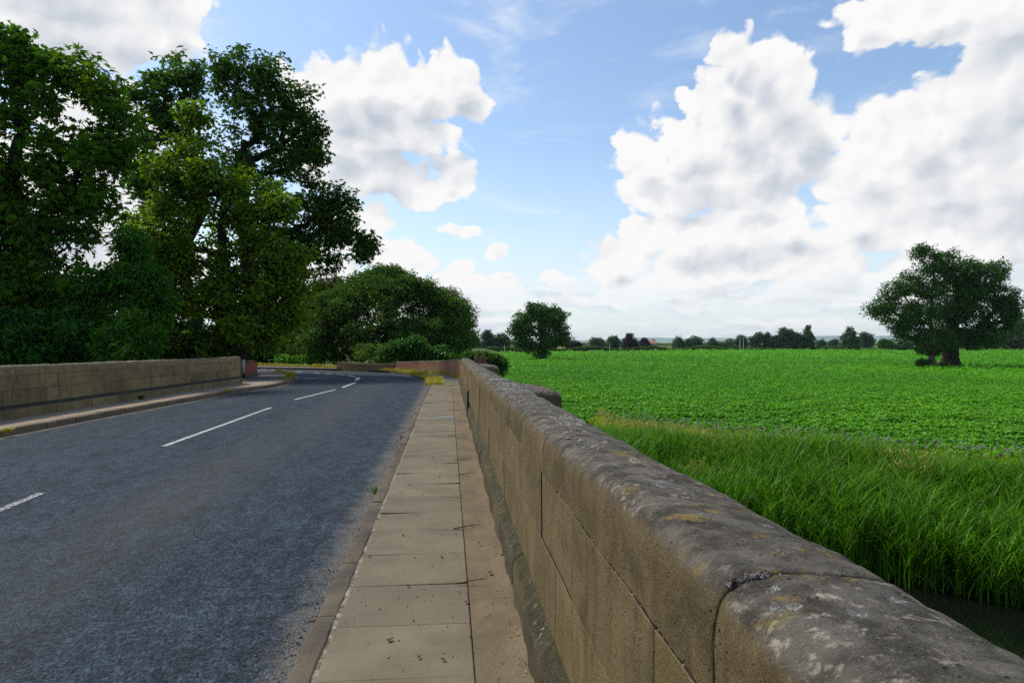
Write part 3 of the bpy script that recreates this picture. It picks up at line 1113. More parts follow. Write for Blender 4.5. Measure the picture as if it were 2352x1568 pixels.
buttress(7.40, 8.30, 9.25, 1.235, .055, 'buttress', M['stone_cope'])
buttress(16.6, 17.5, 18.4, 1.24, .03, 'buttress', M['stone_cope'])
# broken pier near the end, brick core showing
mb = MB()
for r_ in range(7):
    zt = .62 + .075 * r_
    wx = .40 - .02 * r_ - (.07 if r_ > 4 else 0)
    for k in range(2):
        for j in range(2 if r_ < 6 else 1):
            x0 = .86 + .2 * k + rng.normal(0, .012)
            y0 = 21.9 + .24 * j + rng.normal(0, .012)
            mb.box(x0, x0 + min(.19, wx / 2), y0, y0 + .22, zt + .004, zt + .071)
mb.box(.87, 1.20, 21.92, 22.35, -3, .95, m=1)
mb.build('broken_pier', [simple_mat('weathered_dark_brick', (.15, .075, .05), .95, .4, 12, .5), M['stone_face']], parent=par_r)

# moss cushions and the moss line in the first joint
mbm = MB()


def cushion(mb_, c, r, h):
    k, j = 10, 4
    a_ = np.linspace(0, 2 * np.pi, k, endpoint=False)
    A_ = []
    for al in a_:
        row = []
        for q_ in range(j + 1):
            ph = q_ / j * math.pi / 2
            row.append((c[0] + r * math.cos(ph) * math.cos(al), c[1] + r * math.cos(ph) * math.sin(al), c[2] + h * math.sin(ph)))
        A_.append(row)
    A_ = np.array(A_)
    A_ += (.22 * r * fbm3(A_, 60, 3, 4))[..., None]
    mb_.grid(A_, close_u=True)


def cope_top(s, n_):
    t_ = np.interp(n_, [0, .012, .032, .07, .13, .20, .27, .315, .345, .36], [.55, .86, .965, 1.02, 1.02, .985, .945, .90, .82, .6])
    return zj_r(s) + (ztop_r(s) - zj_r(s)) * t_


fs = np.linspace(0, 1, 220)
ridge = []
for f_ in fs:
    n_ = .030 + f_ * .27
    s_ = 1.166 + .006 * math.sin(f_ * 9)
    env = .35 + .65 * max(0., float(vnoise(np.array([[f_ * 7, .3, .2]]), 1.0, 5)[0]) + .55)
    r_ = .0105 * env * (1.15 - .5 * f_)
    ridge.append([Wr(s_ + r_ * 1.3 * math.cos(a_), n_, cope_top(s_, n_) - .003 + r_ * .85 * math.sin(a_)) for a_ in np.linspace(0, math.pi, 14)])
ridge = np.array(ridge)
ridge += .0030 * fbm3(ridge, 130, 3, 6)[..., None] + .0016 * rng.standard_normal(ridge.shape)
mbm.grid(ridge)


def crust(s_, n_, rs, rn, h):
    A_ = []
    for a_ in np.linspace(0, 2 * np.pi, 40, endpoint=False):
        k_ = 1 + .35 * float(vnoise(np.array([[math.cos(a_) * 1.7, math.sin(a_) * 1.7, s_ * 9]]), 1.0, 2)[0])
        A_.append([Wr(s_ + rs * k_ * q_ * math.cos(a_), n_ + rn * k_ * q_ * math.sin(a_), cope_top(s_, n_ + rn * k_ * q_ * math.sin(a_)) - .003 + h * (1 - q_ ** 2.5)) for q_ in np.linspace(1.1, 0, 14)])
    A_ = np.array(A_)
    A_[..., 2] += .0030 * fbm3(A_, 110, 3, 6) + .0012 * rng.standard_normal(A_.shape[:2])
    mbm.grid(A_, close_u=True)


for (s_, n_, rs, rn, h) in ((.985, .105, .012, .022, .006), (.94, .142, .016, .020, .007), (1.03, .085, .010, .014, .005), (.80, .17, .010, .016, .004), (1.06, .19, .010, .030, .004), (1.09, .24, .012, .022, .004)):
    crust(s_, n_, rs, rn, h)
for i in range(5200):
    s_ = 2.0 + rng.random() ** 1.25 * 7.0
    n_ = .06 + .28 * rng.random() ** .8
    fld = vnoise(np.array([[s_ * 3.2, n_ * 9, .4]]), 1.0, 3)[0] + .5 * vnoise(np.array([[s_ * 14, n_ * 30, 2.4]]), 1.0, 3)[0]
    if fld < (.30 if s_ < 3.0 else .0):
        continue
    r_ = (.004 + .006 * rng.random()) * (1 + .10 * s_)
    cushion(mbm, Wr(s_, n_, cope_top(s_, n_) - .003), r_, r_ * .55)
tag(mbm.build('moss', M['moss'], parent=par_r, smooth=True), kind='stuff')

mbm = MB()
for i in range(60):
    s_ = .5 + 9 * rng.random()
    r_ = .002 + .0035 * rng.random()
    cushion(mbm, Wr(s_, .004, zj_r(s_) - .003), r_, r_ * .7)
tag(mbm.build('mortar_crumbs', simple_mat('lime_mortar', (.20, .18, .14), .95, .3, 40, .4), parent=par_r), kind='stuff')

# left parapet: runs parallel to the camera axis, ten metres to the left
lx = -10.05
L_END = 25.3
p0l = cw(lx, 0)
dl_ = np.array(cw(lx, 1)) - np.array(p0l)
Wl = wall_frame(p0l, dl_, np.array(cw(lx - 1, 0)) - np.array(p0l))
par_l = tag(empty('stone_parapet', (*cw(lx - .18, 12), 0)), 'brown ashlar stone parapet on the far left side of the road, below the tall trees', 'parapet')
ztop_l = lambda s: 1.085 - .0075 * max(0., s - 10)
zj_l = lambda s: .875 - .005 * max(0., s - 10)
zm_l = lambda s: .57 - .003 * max(0., s - 10)
zb_l = lambda s: .255
zc_l = lambda s: -.08
s = -6.0
while s < L_END - .01:
    ln = 1.35 + rng.normal(0, .15)
    if L_END - s - ln < .6:
        ln = L_END - s
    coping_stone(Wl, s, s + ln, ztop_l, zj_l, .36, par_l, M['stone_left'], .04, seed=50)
    s += ln
mb = MB()
for (zf0, zf1, off) in ((zm_l, zj_l, .0), (zb_l, zm_l, .5)):
    s = -6.0
    first = off
    while s < L_END - .01:
        ln = (first or 1.05 + rng.normal(0, .22))
        first = 0
        if L_END - s - ln < .35:
            ln = L_END - s
        ashlar_block(mb, Wl, s, s + ln, zf0, zf1, step=.16, amp=.006, g=.0025)
        s += ln
s = -6.0
while s < L_END - .01:
    ln = min(1.2 + rng.normal(0, .2), L_END - s)
    ashlar_block(mb, Wl, s, s + ln, zc_l, lambda q_: .19, n0=-.06, step=.2, amp=.006)
    s += ln
mb.grid(np.array([[Wl(s_, .014, -.1), Wl(s_, .014, zj_l(s_) + .02)] for s_ in np.arange(-6, L_END + .1, .7)]), m=1, tint=.5)
mb.grid(np.array([[Wl(s_, .35, -2.5), Wl(s_, .35, zj_l(s_) + .02)] for s_ in np.arange(-6, L_END + .1, .7)]), m=0, tint=.5)
mb.grid(np.array([[Wl(L_END - .004, n_, z) for z in (-.1, .3, .78)] for n_ in (-.05, .15, .35)]), tint=.6)
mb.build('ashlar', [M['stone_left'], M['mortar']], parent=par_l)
mb = MB()
prof = [(-.06, .188), (-.058, .20), (-.03, .232), (-.005, .252), (.02, .256)]
mb.grid(np.array([[Wl(s_, a_ + .003 * rng.standard_normal(), b_) for (a_, b_) in prof] for s_ in np.append(np.arange(-6, L_END, .3), L_END)]), tint=.2)
mb.build('plinth', simple_mat('dark_plinth_band', (.040, .036, .026), .9, .4, 6, .5), parent=par_l)

# left pavement between kerb and parapet, and the footpath patch at the bend


def strip(name, a, b, z, mat, n=80, zn=.004):
    a = resample(a, 1e9) if len(a) < 2 else a
    sa = np.concatenate([[0], np.cumsum(np.linalg.norm(np.diff(a, axis=0), axis=1))])
    sb = np.concatenate([[0], np.cumsum(np.linalg.norm(np.diff(b, axis=0), axis=1))])
    q = np.linspace(0, 1, n)
    aa = np.stack([np.interp(q * sa[-1], sa, a[:, k]) for k in range(2)], 1)
    bb = np.stack([np.interp(q * sb[-1], sb, b[:, k]) for k in range(2)], 1)
    tt = np.linspace(0, 1, 8)
    gr = aa[:, None] * (1 - tt[None, :, None]) + bb[:, None] * tt[None, :, None]
    gr = np.dstack([gr, np.full(gr.shape[:2], z)])
    gr[..., 2] += zn * fbm3(gr, 1.5, 3, 2)
    mb_ = MB()
    mb_.grid(gr)
    return tag(mb_.build(name, mat, smooth=True), kind='structure')


kl_in = offset_line(LE, -.155)
n_l2 = NR[0] + 8
strip('pavement', kl_in[:n_l2 + 40], np.array([cw(lx + .02, d) for d in np.linspace(-8, 25.6, 40)] ), -.008, M['pave_left'])
strip('footpath', kl_in[NR[0] + 30:NR[0] + NR[1] + 55], np.array([cw(*q_) for q_ in ((-10.2, 25.4), (-11.2, 28), (-11.9, 30.5), (-12.6, 33.5), (-14.5, 35.2), (-17, 36))]), -.014, M['footpath'])
# right footpath along the brick wall after the slabs end
kr_in = offset_line(RE, .125)
wl_base = [np.array((XW, END_Y)), np.array((XW, 27.2)), G(1058, 866, 0)[:2], G(1003.5, 857.5, 0)[:2], G(909.6, 851, 0)[:2], G(840, 848, 0)[:2], G(772, 846.2, 0)[:2]]
i0 = int(np.argmin(abs(RE[:NR[0] + 20, 1] - (END_Y + .02))))
strip('footpath', kr_in[i0:NR[0] + NR[1] + 35], np.array(wl_base), -.006, M['footpath'])


# ------------------------------------------------------------------ brick walls
def brick_wall(name, label, pts, tops, th, mat, cope_mat, cope_h=.09, cope_over=.025, base=-.4):
    """pts: plan line of the visible face; tops: wall top height at each point"""
    pts = np.array(pts, float)
    root = tag(empty(name, (*pts.mean(0), 0)), label, 'wall')
    s = np.concatenate([[0], np.cumsum(np.linalg.norm(np.diff(pts, axis=0), axis=1))])
    q = np.linspace(0, s[-1], max(6, int(s[-1] / .4)))
    line = np.stack([np.interp(q, s, pts[:, k]) for k in range(2)], 1)
    zt = np.interp(q, s, tops)
    bk = offset_line(line, th)
    mb_ = MB()
    ring = [(line, 1), (line, 0), (bk, 0), (bk, 1)]
    rows, uvs = [], []
    for i in range(len(q)):
        f, b_ = line[i], bk[i]
        zz = np.linspace(base, zt[i] - cope_h, 6)
        rows.append([(f[0], f[1], z) for z in zz] + [(b_[0], b_[1], z) for z in zz[::-1]])
        uvs.append([(q[i], z, 0) for z in zz] + [(q[i], z, 0) for z in zz[::-1]])
    rows, uvs = np.array(rows), np.array(uvs)
    mb_.grid(rows, uv=uvs, tint=.5)
    for i, sg in ((0, 1), (-1, 1)):
        f, b_ = line[i], bk[i]
        mb_.grid(np.array([[(f[0], f[1], base), (f[0], f[1], zt[i] - cope_h)], [(b_[0], b_[1], base), (b_[0], b_[1], zt[i] - cope_h)]]),
                 uv=np.array([[(0, base, 0), (0, zt[i] - cope_h, 0)], [(th, base, 0), (th, zt[i] - cope_h, 0)]]), tint=.5)
    mb_.build('brickwork', mat, parent=root)
    mb_ = MB()
    fo, bo = offset_line(line, -cope_over), offset_line(line, th + cope_over)
    rows = []
    for i in range(len(q)):
        f, b_, z = fo[i], bo[i], zt[i] + .006 * rng.standard_normal()
        m_ = (f + b_) / 2
        rows.append([(f[0], f[1], z - cope_h), (f[0], f[1], z - .03), (f[0] * .8 + m_[0] * .2, f[1] * .8 + m_[1] * .2, z - .005), (m_[0], m_[1], z + .01),
                     (b_[0] * .8 + m_[0] * .2, b_[1] * .8 + m_[1] * .2, z - .005), (b_[0], b_[1], z - .03), (b_[0], b_[1], z - cope_h), (f[0], f[1], z - cope_h + .001)])
    rows = np.array(rows)
    mb_.grid(rows)
    for i in (0, -1):
        mb_.grid(np.array([[rows[i][j], rows[i][6 - j]] for j in range(4)]))
    mb_.build('coping', cope_mat, parent=root, smooth=False)
    return root


def wpt(u, v):
    return G(u, v, 0)[:2]


bw_r = brick_wall('brick_wall', 'weathered red brick wall with stone coping, running left from the end of the right-hand parapet',
                  [wpt(909, 851), wpt(960, 854), wpt(1003.5, 857.5), wpt(1035, 861.5), (XW + .06, 28.0), (XW + .10, 26.35)], [.45, .54, .62, .70, .80, .88], -.3, M['brick_old'], M['stone_cope'], .085)
bw_far = brick_wall('brick_wall', 'low dark brick wall half hidden under the overhanging evergreen bush',
                    [wpt(773, 846.4), wpt(800, 847.6), wpt(850, 849.2), wpt(904, 850.9)], [.37, .36, .33, .36], -.3, M['brick_dark'], M['stone_plinth'], .05)
bw_l = brick_wall('brick_wall', 'short bright red brick wall beyond the end of the left parapet',
                  [c2(-11.43, 29.2), c2(-11.9, 31.2), c2(-12.5, 33.5)], [.73, .67, .60], -.3, M['brick_red'], simple_mat('mossy_coping', (.075, .055, .025), .95, .4, 6, .5), .075)

# white marker post at the end of the left parapet
pp = G(559.5, 868, 0)
post = tag(empty('marker_post', pp), 'white painted round post with a black foot standing at the end of the left parapet', 'post')
mb = MB()
mb.lathe([(.001, .20), (.058, .20), (.056, .70), (.052, .755), (.035, .785), (.001, .795)], pp, 18)
mb.build('shaft', M['white_paint'], parent=post, smooth=True)
mb = MB()
mb.lathe([(.001, -.05), (.066, -.05), (.066, .19), (.058, .205), (.001, .205)], pp, 18)
mb.build('foot', M['black_paint'], parent=post, smooth=True)

# iron stub by the right wall
sp = np.array((XW - .07, 14.0, 0))
stub = tag(empty('iron_post', sp), 'short rusty iron post leaning against the right parapet at the pavement edge', 'post')
mb = MB()
mb.tube(sp + (0, 0, -.05), sp + (.012, .02, .52), .022, .020, 10)
mb.build('shaft', M['iron'], parent=stub)
mb = MB()
mb.tube(sp + (.01, .01, .27), sp + (.05, .03, .20), .012, .012, 8)
mb.tube(sp + (.007, .01, .25), sp + (.009, .012, .30), .030, .030, 10)
mb.build('bracket', M['iron'], parent=stub)

# iron cover let into the slabs
cv = tag(empty('drain_cover', (-.04, 13.9, 0)), 'small grey iron drain cover set into the pavement slabs', 'drain cover')
mb = MB()
mb.box(-.20, .115, 13.78, 14.03, -.02, .006)
mb.build('frame', M['metal_grate'], parent=cv)
mb = MB()
for i in range(7):
    mb.box(-.18 + .042 * i, -.155 + .042 * i, 13.80, 14.01, .004, .013)
mb.build('grille', M['metal_grate'], parent=cv)

# ------------------------------------------------------------------ terrain, river, field
FIELD_Z = -2.46
WATER_Z = -3.3
BN = np.array((12, 14)) / math.hypot(12, 14)
BT = np.array((14, -12)) / math.hypot(12, 14)
W0 = 7.8 * BN[0] + 13.9 * BN[1]        # water's edge; w grows towards the field


def cam_xy(X, Y):
    return X * math.cos(T) - Y * math.sin(T), X * math.sin(T) + Y * math.cos(T)


def bank_w(X, Y):
    x, d = cam_xy(X, Y)
    return x * BN[0] + d * BN[1] - W0


CL = (LE + RE) / 2


def ground_h(X, Y):
    Pq = np.stack([X, Y], -1).reshape(-1, 2)
    dm = np.full(len(Pq), 1e9)
    near = (abs(Pq[:, 0]) < 130) & (abs(Pq[:, 1]) < 130)
    if near.any():
        q = Pq[near]
        best = np.full(len(q), 1e9)
        for c in CL[::4]:
            best = np.minimum(best, np.hypot(q[:, 0] - c[0], q[:, 1] - c[1]))
        dm[near] = best
    dm = dm.reshape(X.shape)
    x, d = cam_xy(X, Y)
    right = (X > .6) & (Y < 26)
    bank = np.where(right, np.clip((dm - 4.7) / 1.4, 0, 1), np.clip((dm - 5.6) / 5.5, 0, 1))
    bank = bank * bank * (3 - 2 * bank)
    hi_ = np.clip((-x - 4) / 5, 0, 1) * np.clip((d - 34) / 4, 0, 1)   # higher ground beyond the bend
    low = FIELD_Z + (-.9 - FIELD_Z) * hi_
    low = np.where(x < -10, np.maximum(low, -1.5), low)
    h = -.34 * (1 - bank) + low * bank
    fb = -.25 - .02 * np.maximum(dm - 4, 0)
    h = np.where((d > 40) & (fb > h), h + (fb - h) * np.clip((-x - 4) / 5, 0, 1), h)
    h = np.where((dm < 4.6), -.34, h)
    wv_ = bank_w(X, Y)
    # river channel on the right side of the bridge and below it
    chan = np.clip((wv_ + 9.5) / 2.0, 0, 1) * np.clip((4.0 - wv_) / 8.0, 0, 1)
    chan = np.clip(chan * 1.25, 0, 1)
    h = np.where(x > -9, h * (1 - chan) + (-4.0) * chan, h)
    rr = np.hypot(X, Y)
    h = h + np.where(rr > 400, 1.2 * np.sin(X * .004) * np.clip((rr - 400) / 600, 0, 1), 0)
    return h


def warp_axis(lim_n, step, lim_f, nfar):
    a_ = np.arange(0, lim_n, step)
    b_ = lim_n + (lim_f - lim_n) * np.linspace(0, 1, nfar) ** 2.2
    p_ = np.concatenate([a_, b_])
    return np.concatenate([-p_[:0:-1], p_])


ax = warp_axis(70, 1.0, 4000, 36)
GX, GY = np.meshgrid(ax, ax, indexing='ij')
GZ = ground_h(GX, GY)
mb = MB()
mb.grid(np.dstack([GX, GY, GZ]))
tag(mb.build('ground', M['ground'], smooth=True), kind='structure')

# water
rx0 = np.array(BN) * (W0 - 4)
mb = MB()
wl = []
for tt_ in np.linspace(-90, 160, 60):
    row = []
    for q_ in np.linspace(-6.5, 5.0, 6):
        c = rx0 + BT * tt_ + BN * q_
        row.append((*cw(c[0], c[1]), WATER_Z))
    wl.append(row)
mb.grid(np.array(wl))
tag(mb.build('river', M['water'], smooth=True), kind='structure')

# field sheet
FAR_L, FAR_R = 243, 335


def far_d(u):
    return np.interp(u, [900, 1160, 1700, 2352, 3200], [225, 243, 320, 335, 335])


fl = []
for u in np.linspace(1040, 3200, 70):
    a_ = (u - 1176) / F
    # near limit: field edge line w = 13
    dn = (W0 + 10.2) / (a_ * BN[0] + BN[1])
    dn = max(dn, 34.0) if u < 1250 else dn
    df = far_d(u)
    row = []
    for q_ in np.linspace(0, 1, 24) ** 1.6:
        d = dn + (df - dn) * q_
        X, Y = cw(a_ * d, d)
        row.append((X, Y, FIELD_Z + .03))
    fl.append(row)
mb = MB()
mb.grid(np.array(fl))
tag(mb.build('field', M['field'], smooth=True), kind='structure')


# ------------------------------------------------------------------ foliage
def unit(v):
    return v / np.maximum(np.linalg.norm(v, axis=-1, keepdims=True), 1e-9)


def leaf_quads(C, D, N, Ln, Wd, fold=.12, droop=.12):
    """C base points, D directions, N approximate normals -> four vertices per leaf"""
    S = unit(np.cross(D, N))
    N2 = np.cross(S, D)
    Ln, Wd = Ln[:, None], Wd[:, None]
    b = C
    mid = C + D * Ln * .45 + N2 * Ln * fold * .4
    l_ = mid + S * Wd * .5 + N2 * Wd * fold
    r_ = mid - S * Wd * .5 + N2 * Wd * fold
    tip = C + D * Ln - N2 * Ln * droop
    return np.stack([b, r_, tip, l_], 1)


def quads_mesh(name, Q, tint, mat):
    n = len(Q)
    V = Q.reshape(-1, 3)
    f = np.arange(n * 4).reshape(n, 4)
    return raw_mesh(name, V, [f], [mat], None, {'tint': tint}, False)


def rand_dirs(n):
    return unit(rng.standard_normal((n, 3)))


def clumps(lobes, d, n, r0, r1, seed, core=.5, flat=.8):
    """break big crown lobes into many small leafy masses plus a thinner core"""
    r_ = np.random.default_rng(seed)
    w_ = np.array([lb[2] * lb[3] for lb in lobes], float)
    out = []
    for i in r_.choice(len(lobes), n, p=w_ / w_.sum()):
        lb = lobes[i]
        v = r_.standard_normal(3)
        v /= np.linalg.norm(v)
        k = r_.uniform(.55, 1.06)
        rr_ = r_.uniform(r0, r1)
        dd = (lb[4] if len(lb) > 4 else 0) + v[1] * k * .5 * (lb[2] + lb[3]) * d / F
        out.append((lb[0] + v[0] * k * max(lb[2] - rr_ * .15, 2), lb[1] + v[2] * k * max(lb[3] - rr_ * flat * .15, 2), rr_, rr_ * flat, dd))
    if core:
        out += [(lb[0], lb[1], lb[2] * core, lb[3] * core, lb[4] if len(lb) > 4 else 0) for lb in lobes]
    return out


def tips_in_lobes(lobes, d, n, shell=.45, ddepth=1.0):
    """lobes: (u, v, ru, rv[, dd]) measured in the picture at distance d"""
    c, r = [], []
    for lb in lobes:
        dd = d + (lb[4] if len(lb) > 4 else 0)
        c.append(P(lb[0], lb[1], dd))
        rx, rz = lb[2] * dd / F, lb[3] * dd / F
        r.append((rx, .5 * (rx + rz) * ddepth, rz))
    c, r = np.array(c), np.array(r)
    wgt = (r[:, 0] * r[:, 1] * r[:, 2]) ** .62
    k = rng.choice(len(c), n, p=wgt / wgt.sum())
    dirs = rand_dirs(n)
    rad = (shell ** 3 + (1 - shell ** 3) * rng.random(n)) ** (1 / 3)
    off = dirs * rad[:, None] * r[k]
    X = off[:, 0] * math.cos(T) + off[:, 1] * math.sin(T)
    Y = -off[:, 0] * math.sin(T) + off[:, 1] * math.cos(T)
    return c[k] + np.stack([X, Y, off[:, 2]], 1), c, r, dirs


def skeleton(base, top, tips, centers, r_base, r_tip=.012, lift=.15, bend=.3, pen=.45):
    """trunk from base to top, limbs to the lobe centres, twigs to the tips; returns segments with radii and twig directions"""
    nodes, par, plen = [np.array(base, float)], [-1], [0.]
    k = 7
    for i in range(1, k + 1):
        f = i / k
        p = np.array(base) * (1 - f) + np.array(top) * f
        p = p + rng.normal(0, .035, 3) * np.linalg.norm(np.array(top) - np.array(base)) * (0 if i in (0, k) else .5) * np.array((1, 1, .2))
        nodes.append(p)
        par.append(i - 1)
        plen.append(plen[-1] + np.linalg.norm(p - nodes[i - 1]))
    leaf_nodes, dirs = [], []

    NA = np.zeros((20000, 3))
    PL = np.zeros(20000)
    for i, p in enumerate(nodes):
        NA[i] = p
        PL[i] = plen[i]
    cnt = len(nodes)

    def attach(pt, nseg, first_ok=2):
        nonlocal cnt
        dist = np.linalg.norm(NA[first_ok:cnt] - pt, axis=1)
        below = np.maximum(NA[first_ok:cnt, 2] - pt[2], 0)
        j = int(np.argmin(dist + pen * .5 * PL[first_ok:cnt] * .6 + below * .8)) + first_ok
        p0 = NA[j].copy()
        pd = p0 - NA[par[j]] if par[j] >= 0 else np.array((0, 0, 1.))
        pd = pd / max(np.linalg.norm(pd), 1e-6)
        ln = np.linalg.norm(pt - p0)
        c1 = p0 + pd * ln * bend + np.array((0, 0, lift * ln))
        prev = j
        for i in range(1, nseg + 1):
            f = i / nseg
            q = (1 - f) ** 2 * p0 + 2 * f * (1 - f) * c1 + f * f * pt
            if i < nseg:
                q = q + rng.normal(0, .035, 3) * ln
            NA[cnt] = q
            PL[cnt] = PL[prev] + np.linalg.norm(q - NA[prev])
            par.append(prev)
            prev = cnt
            cnt += 1
        return prev

    order = np.argsort([np.linalg.norm(c - np.array(top)) for c in centers])
    for i in order:
        attach(centers[i], 5)
    o2 = np.argsort(np.min(np.linalg.norm(tips[:, None] - centers[None], axis=2), axis=1) + rng.random(len(tips)) * .5)
    td = np.zeros((len(tips), 3))
    for i in o2:
        e = attach(tips[i], 3)
        leaf_nodes.append(e)
        td[i] = NA[e] - NA[par[e]]
    # pipe model
    w_ = np.zeros(cnt)
    for e in leaf_nodes:
        w_[e] += 1
    for i in range(cnt - 1, 0, -1):
        w_[par[i]] += max(w_[i], .3)
    rad = r_tip * np.maximum(w_, .6) ** .5
    rad *= 1.0
    sc_ = r_base / rad[0]
    rad = r_tip + (rad - r_tip) * max(sc_, .2) if rad[0] > r_tip else rad
    segs = [(par[i], i) for i in range(1, cnt)]
    return NA[:cnt], np.array(segs), np.maximum(rad, r_tip), unit(td)


def branch_mesh(name, NA, segs, rad, mat, flare=1.35):
    thick = rad[segs[:, 1]] > .06
    V, Fq = [], []
    n0 = 0
    for sel, k in ((thick, 8), (~thick, 4)):
        sg = segs[sel]
        if not len(sg):
            continue
        p, q = NA[sg[:, 0]], NA[sg[:, 1]]
        r1 = rad[sg[:, 1]]
        r0 = np.minimum(rad[sg[:, 0]], r1 * 1.35)
        r0 = np.where(sg[:, 0] == 0, rad[0] * flare, r0)
        d = unit(q - p)
        h = np.where(abs(d[:, 2:3]) < .9, np.array((0, 0, 1.))[None], np.array((1., 0, 0))[None])
        s = unit(np.cross(d, h))
        t = np.cross(d, s)
        a = np.linspace(0, 2 * np.pi, k, endpoint=False)
        ring = np.cos(a)[None, :, None] * s[:, None] + np.sin(a)[None, :, None] * t[:, None]
        A0 = p[:, None] + ring * r0[:, None, None]
        A1 = (q + d * r1[:, None] * .3)[:, None] + ring * r1[:, None, None]
        V.append(np.concatenate([A0, A1], 1).reshape(-1, 3))
        b = (np.arange(len(sg)) * 2 * k)[:, None] + n0
        i = np.arange(k)[None]
        j = (np.arange(k)[None] + 1) % k
        Fq.append(np.stack([b + i, b + j, b + j + k, b + i + k], -1).reshape(-1, 4))
        n0 += len(sg) * 2 * k
    V = np.concatenate(V)
    V = V + (.0 * V)
    return raw_mesh(name, V, [np.concatenate(Fq)], [mat], smooth=True)


def spray(tips, tdir, per, rad, size, kind, flat=.6, out=.6, droop=.25, size_var=.3, aspect=.5):
    """leaves around every twig tip; kind palm = five leaflets from one point, oval = one blade"""
    n = len(tips)
    C = np.repeat(tips, per, 0)
    Dd = np.repeat(tdir, per, 0)
    off = rand_dirs(n * per) * (rng.random((n * per, 1)) ** .5) * rad
    off[:, 2] *= flat
    C = C + off - Dd * rad * .25
    dirv = unit(Dd * .5 + unit(off + 1e-6) * out + rng.standard_normal((n * per, 3)) * .35 + np.array((0, 0, -droop)))
    nrm = unit(np.array((0, 0, 1.0)) + rng.standard_normal((n * per, 3)) * .45)
    sz = size * (1 + size_var * rng.standard_normal(n * per)).clip(.5, 1.7)
    tn_c = np.repeat(rng.random(n), per) * .5 + rng.random(n * per) * .5
    if kind == 'palm':
        Qs, tns = [], []
        S = unit(np.cross(dirv, nrm))
        for a_, l_ in ((-1.25, .72), (-.62, .92), (0, 1.0), (.62, .92), (1.25, .72)):
            d2 = unit(dirv * math.cos(a_) + S * math.sin(a_))
            Qs.append(leaf_quads(C, d2, nrm, sz * l_, sz * l_ * .40, .10, .22))
            tns.append(tn_c)
        return np.concatenate(Qs), np.concatenate(tns)
    return leaf_quads(C, dirv, nrm, sz, sz * aspect, .12, .15), tn_c


def tree(name, label, cat, base, top, d, lobes, ntips, per, rad, size, kind, lmat, r_base=.25, group=None, bark='bark', shell=.45,
         ddepth=1.0, lift=.12, r_tip=.012, flat=.6, droop=.25, aspect=.5, extra=None, bend=.3, flare=1.35, clear=.15):
    tips, cen, rr, dirs = tips_in_lobes(lobes, d, ntips, shell, ddepth)
    tips = tips[tips[:, 2] > base[2] + clear]
    root = tag(empty(name, base), label, cat, group)
    NA, segs, rd, td = skeleton(base, top, tips, cen, r_base, r_tip, lift, bend)
    link('trunk', branch_mesh('trunk', NA, segs, rd, M[bark], flare), parent=root)
    Q, tn = spray(tips, td, per, rad, size, kind, flat, .6, droop, .3, aspect)
    link('crown', quads_mesh('crown', Q, tn, lmat), parent=root)
    return root


def gb(u, d, z):
    X, Y = cw((u - 1176) * d / F, d)
    return np.array((X, Y, z))


# --- tall trees behind the left parapet
tree('chestnut_tree', 'tallest dark horse chestnut at the far left, its crown running out of the picture', 'tree',
     gb(60, 25, -1.5), P(40, 330, 25), 25,
     clumps([(5, 100, 60, 55), (262, 345, 50, 75), (240, 455, 55, 60), (-20, 150, 120, 110), (-170, 170, 160, 150), (85, 190, 95, 85), (175, 170, 80, 65), (235, 205, 65, 62), (275, 275, 52, 62), (60, 330, 140, 110),
      (180, 360, 105, 100), (-110, 420, 160, 150), (80, 500, 150, 110), (195, 500, 85, 80, 1), (-60, 620, 150, 110), (110, 640, 110, 80), (-200, 640, 160, 130), (20, 735, 130, 60), (20, 545, 110, 80), (-60, 500, 120, 90), (150, 690, 90, 60), (120, 430, 90, 70)], 25, 110, 24, 46, 1, .9),
     2700, 9, .50, .195, 'palm', L['chestnut'], .42, r_tip=.012, shell=.3)
tree('chestnut_tree', 'slender open-crowned tree behind, left of the twin tops, pale cloud showing through it', 'tree',
     gb(455, 37, -1.2), P(430, 300, 37), 37,
     clumps([(395, 165, 62, 52), (345, 215, 55, 55), (450, 190, 40, 60), (410, 260, 70, 70), (335, 300, 45, 60), (355, 390, 65, 60), (440, 370, 60, 80), (330, 445, 50, 45), (400, 480, 80, 60), (310, 215, 30, 35)], 37, 75, 15, 30, 2, .8),
     800, 7, .52, .21, 'palm', L['airy'], .30, r_tip=.014, shell=.3)
tree('chestnut_tree', 'tall airy tree with right-hand branches arching out over the bend of the road', 'tree',
     gb(560, 33.5, -1.2), P(560, 330, 33.5), 33.5,
     clumps([(560, 150, 75, 48), (505, 165, 38, 62), (630, 170, 55, 48), (690, 225, 50, 55), (590, 230, 85, 65), (650, 290, 80, 55), (715, 315, 48, 48), (545, 330, 60, 65), (680, 380, 80, 42), (600, 400, 80, 60),
      (740, 440, 62, 34), (775, 470, 45, 20), (700, 480, 75, 40), (790, 540, 55, 28), (825, 565, 30, 26), (730, 560, 80, 36), (660, 560, 80, 60), (760, 600, 45, 24), (690, 620, 45, 30), (800, 505, 40, 22), (838, 545, 34, 20), (852, 574, 22, 16), (770, 520, 50, 24), (745, 470, 50, 24), (835, 590, 20, 16)], 33.5, 130, 14, 30, 3, .85),
     2300, 6, .45, .17, 'palm', L['airy'], .36, r_tip=.013, shell=.25, lift=.02, droop=.4)
